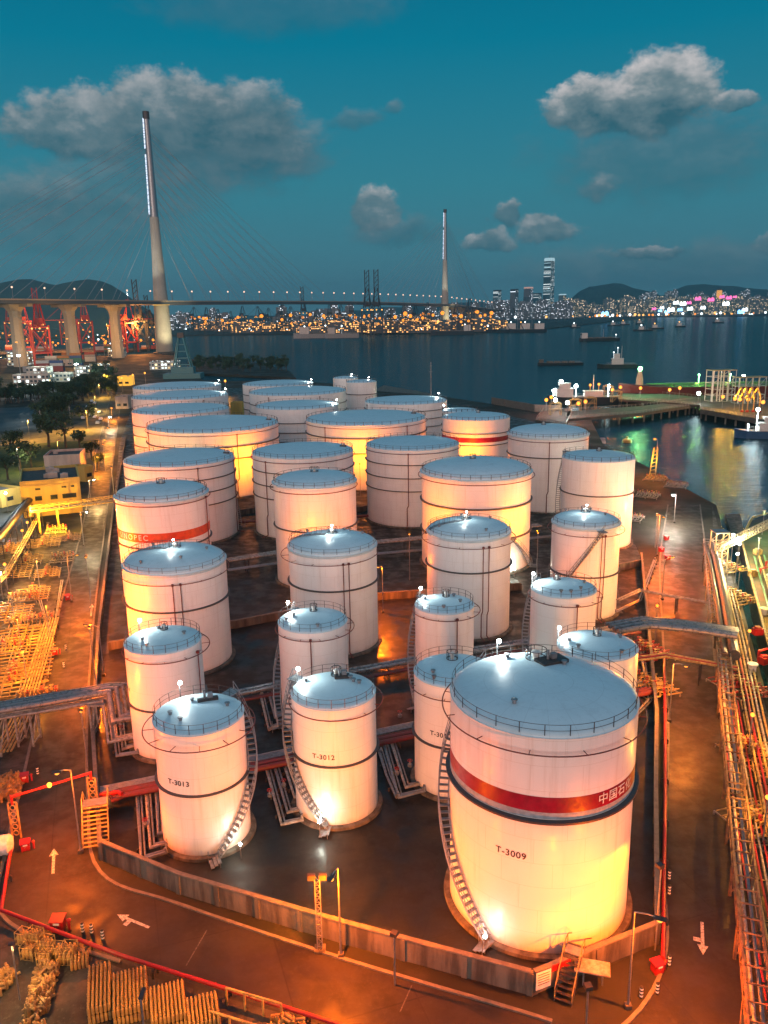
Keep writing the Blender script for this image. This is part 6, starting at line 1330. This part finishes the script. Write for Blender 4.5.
# moored vessel on the right with its gangway boom
pl = [at(x, y, 1.2) for x, y in [(741,540),(752,520),(800,505),(900,620),(880,720),(785,700),(764,632)]]; o = pl[1]
t = thing('moored_tanker', (o.x,o.y,SEA), 'vessel with green and orange lit deck moored at the right picture edge', 'ship')
P = [(p.x-o.x, p.y-o.y) for p in pl]
MB().prism(P, -1, 1.2-SEA).build('hull', HB, t); c = Vector((sum(p[0] for p in P)/7, sum(p[1] for p in P)/7, 0))
MB().prism([((q[0]-c.x)*.93+c.x, (q[1]-c.y)*.93+c.y) for q in P], 1.2-SEA, 1.2-SEA+.06).build('deck', mat('bright_green_deck',(.04,.06,.02),.6,c2=(.16,.07,.02),scale=.12), t)
MB().tube([(q[0],q[1],1.2-SEA+.5) for q in P], .25, 6, closed=True).build('bulwark_rail', YEL, t)
rn = random.Random(5)
for k in range(26):
    q = at(rn.uniform(752,790), rn.uniform(545,690), 1.2)-Vector((o.x,o.y,1.2)); zz = 1.25-SEA
    if k % 3 == 0: MB().tube([(q.x,q.y,zz),(q.x,q.y,zz+1.4),(q.x+2,q.y+1,zz+1.4)], .16, 6).build('deck_pipe', REDP, t)
    elif k % 3 == 1: MB().box((q.x,q.y,zz+.5),(1.4,1.0,1.0),rn.random()).box((q.x,q.y,zz+1.1),(.8,.8,.3)).build('deck_box', (REDP,YEL,GALV)[k%2], t)
    else: MB().lathe([(.5,0),(.5,.9),(.7,.95),(.7,1.1),(.01,1.3)],12,(q.x,q.y,zz)).build('vent_head', (YEL,WHITEM)[k%2], t)
A_ = at(754,560,1.2)-Vector((o.x,o.y,1.2)); B_ = at(790,690,1.2)-Vector((o.x,o.y,1.2))
for k in range(5): d = Vector((1.1*k,.3*k,1.9-SEA)); MB().tube([A_+d, B_+d], .18, 8).build('cargo_pipe', (mat('green_pipe',(.08,.22,.07),.5),YEL)[k%2], t, smooth=True)
for px, py, c_, e in [(757,565,(1,.75,.15),3500),(770,610,(1,.5,.05),4500),(762,535,(.7,1,.3),1600),(775,660,(1,.4,.04),3500)]:
    q = at(px, py, 1.2)-Vector((o.x,o.y,1.2)); MB().bar((q.x,q.y,4.5),(q.x,q.y,10),.12).box((q.x,q.y,10.1),(.6,.4,.15)).build('deck_lamp_post', GALV, t); light('POINT', (q.x,q.y,9.7), e, c_, t, .25)
truss('gangway_boom', at(717,556,4.5), at(790,520,4.5), 5.5, 1.1, 1.1, 'pale lattice gangway boom reaching from the quay to the moored vessel', 'gangway', mat('cream_steel',(.62,.55,.36),.5), 1.4, 1, supports=(.02,))
p = at(717,572); H = 8; t = thing('gangway_tower', p, 'lit lattice tower at the quay end of the gangway boom', 'gangway tower'); mb = MB()
for sx in (-1.2,1.2):
    for sy in (-1.2,1.2): mb.bar((sx,sy,0),(sx,sy,H),.18)
for k in range(5):
    z = H*k/4
    for s_ in (-1.2,1.2): mb.bar((-1.2,s_,z),(1.2,s_,z),.12); mb.bar((s_,-1.2,z),(s_,1.2,z),.12); mb.bar((-1.2,s_,z-H/4 if k else 0),(1.2,s_,z),.08)
mb.build('lattice', mat('cream_steel',(.62,.55,.36),.5), t); MB().box((0,0,H+.1),(2.8,2.8,.12)).build('platform', GALV, t)
# dark fenders / pontoon between quay and ship
sheet('pontoon', P2((726,505),(741,505),(752,556),(744,560)), -2.4, CONC, 1.5)
# ================================================================== EVENING HAZE
hz = MB().box((0,4200,150),(26000,8800,0)) if False else MB().box((500,3900,147),(9000,8300,307))
hm = bpy.data.materials.new('evening_haze'); hm.use_nodes = True; hn = N(hm.node_tree); hm.node_tree.nodes.clear()
pv = hn.new('ShaderNodeVolumePrincipled'); pv.inputs['Color'].default_value = (.22,.62,.80,1); pv.inputs['Density'].default_value = .00010; pv.inputs['Anisotropy'].default_value = .2
ho_ = hn.new('ShaderNodeOutputMaterial'); hm.node_tree.links.new(pv.outputs[0], ho_.inputs['Volume'])
tag(hz.build('haze', hm), kind='stuff')
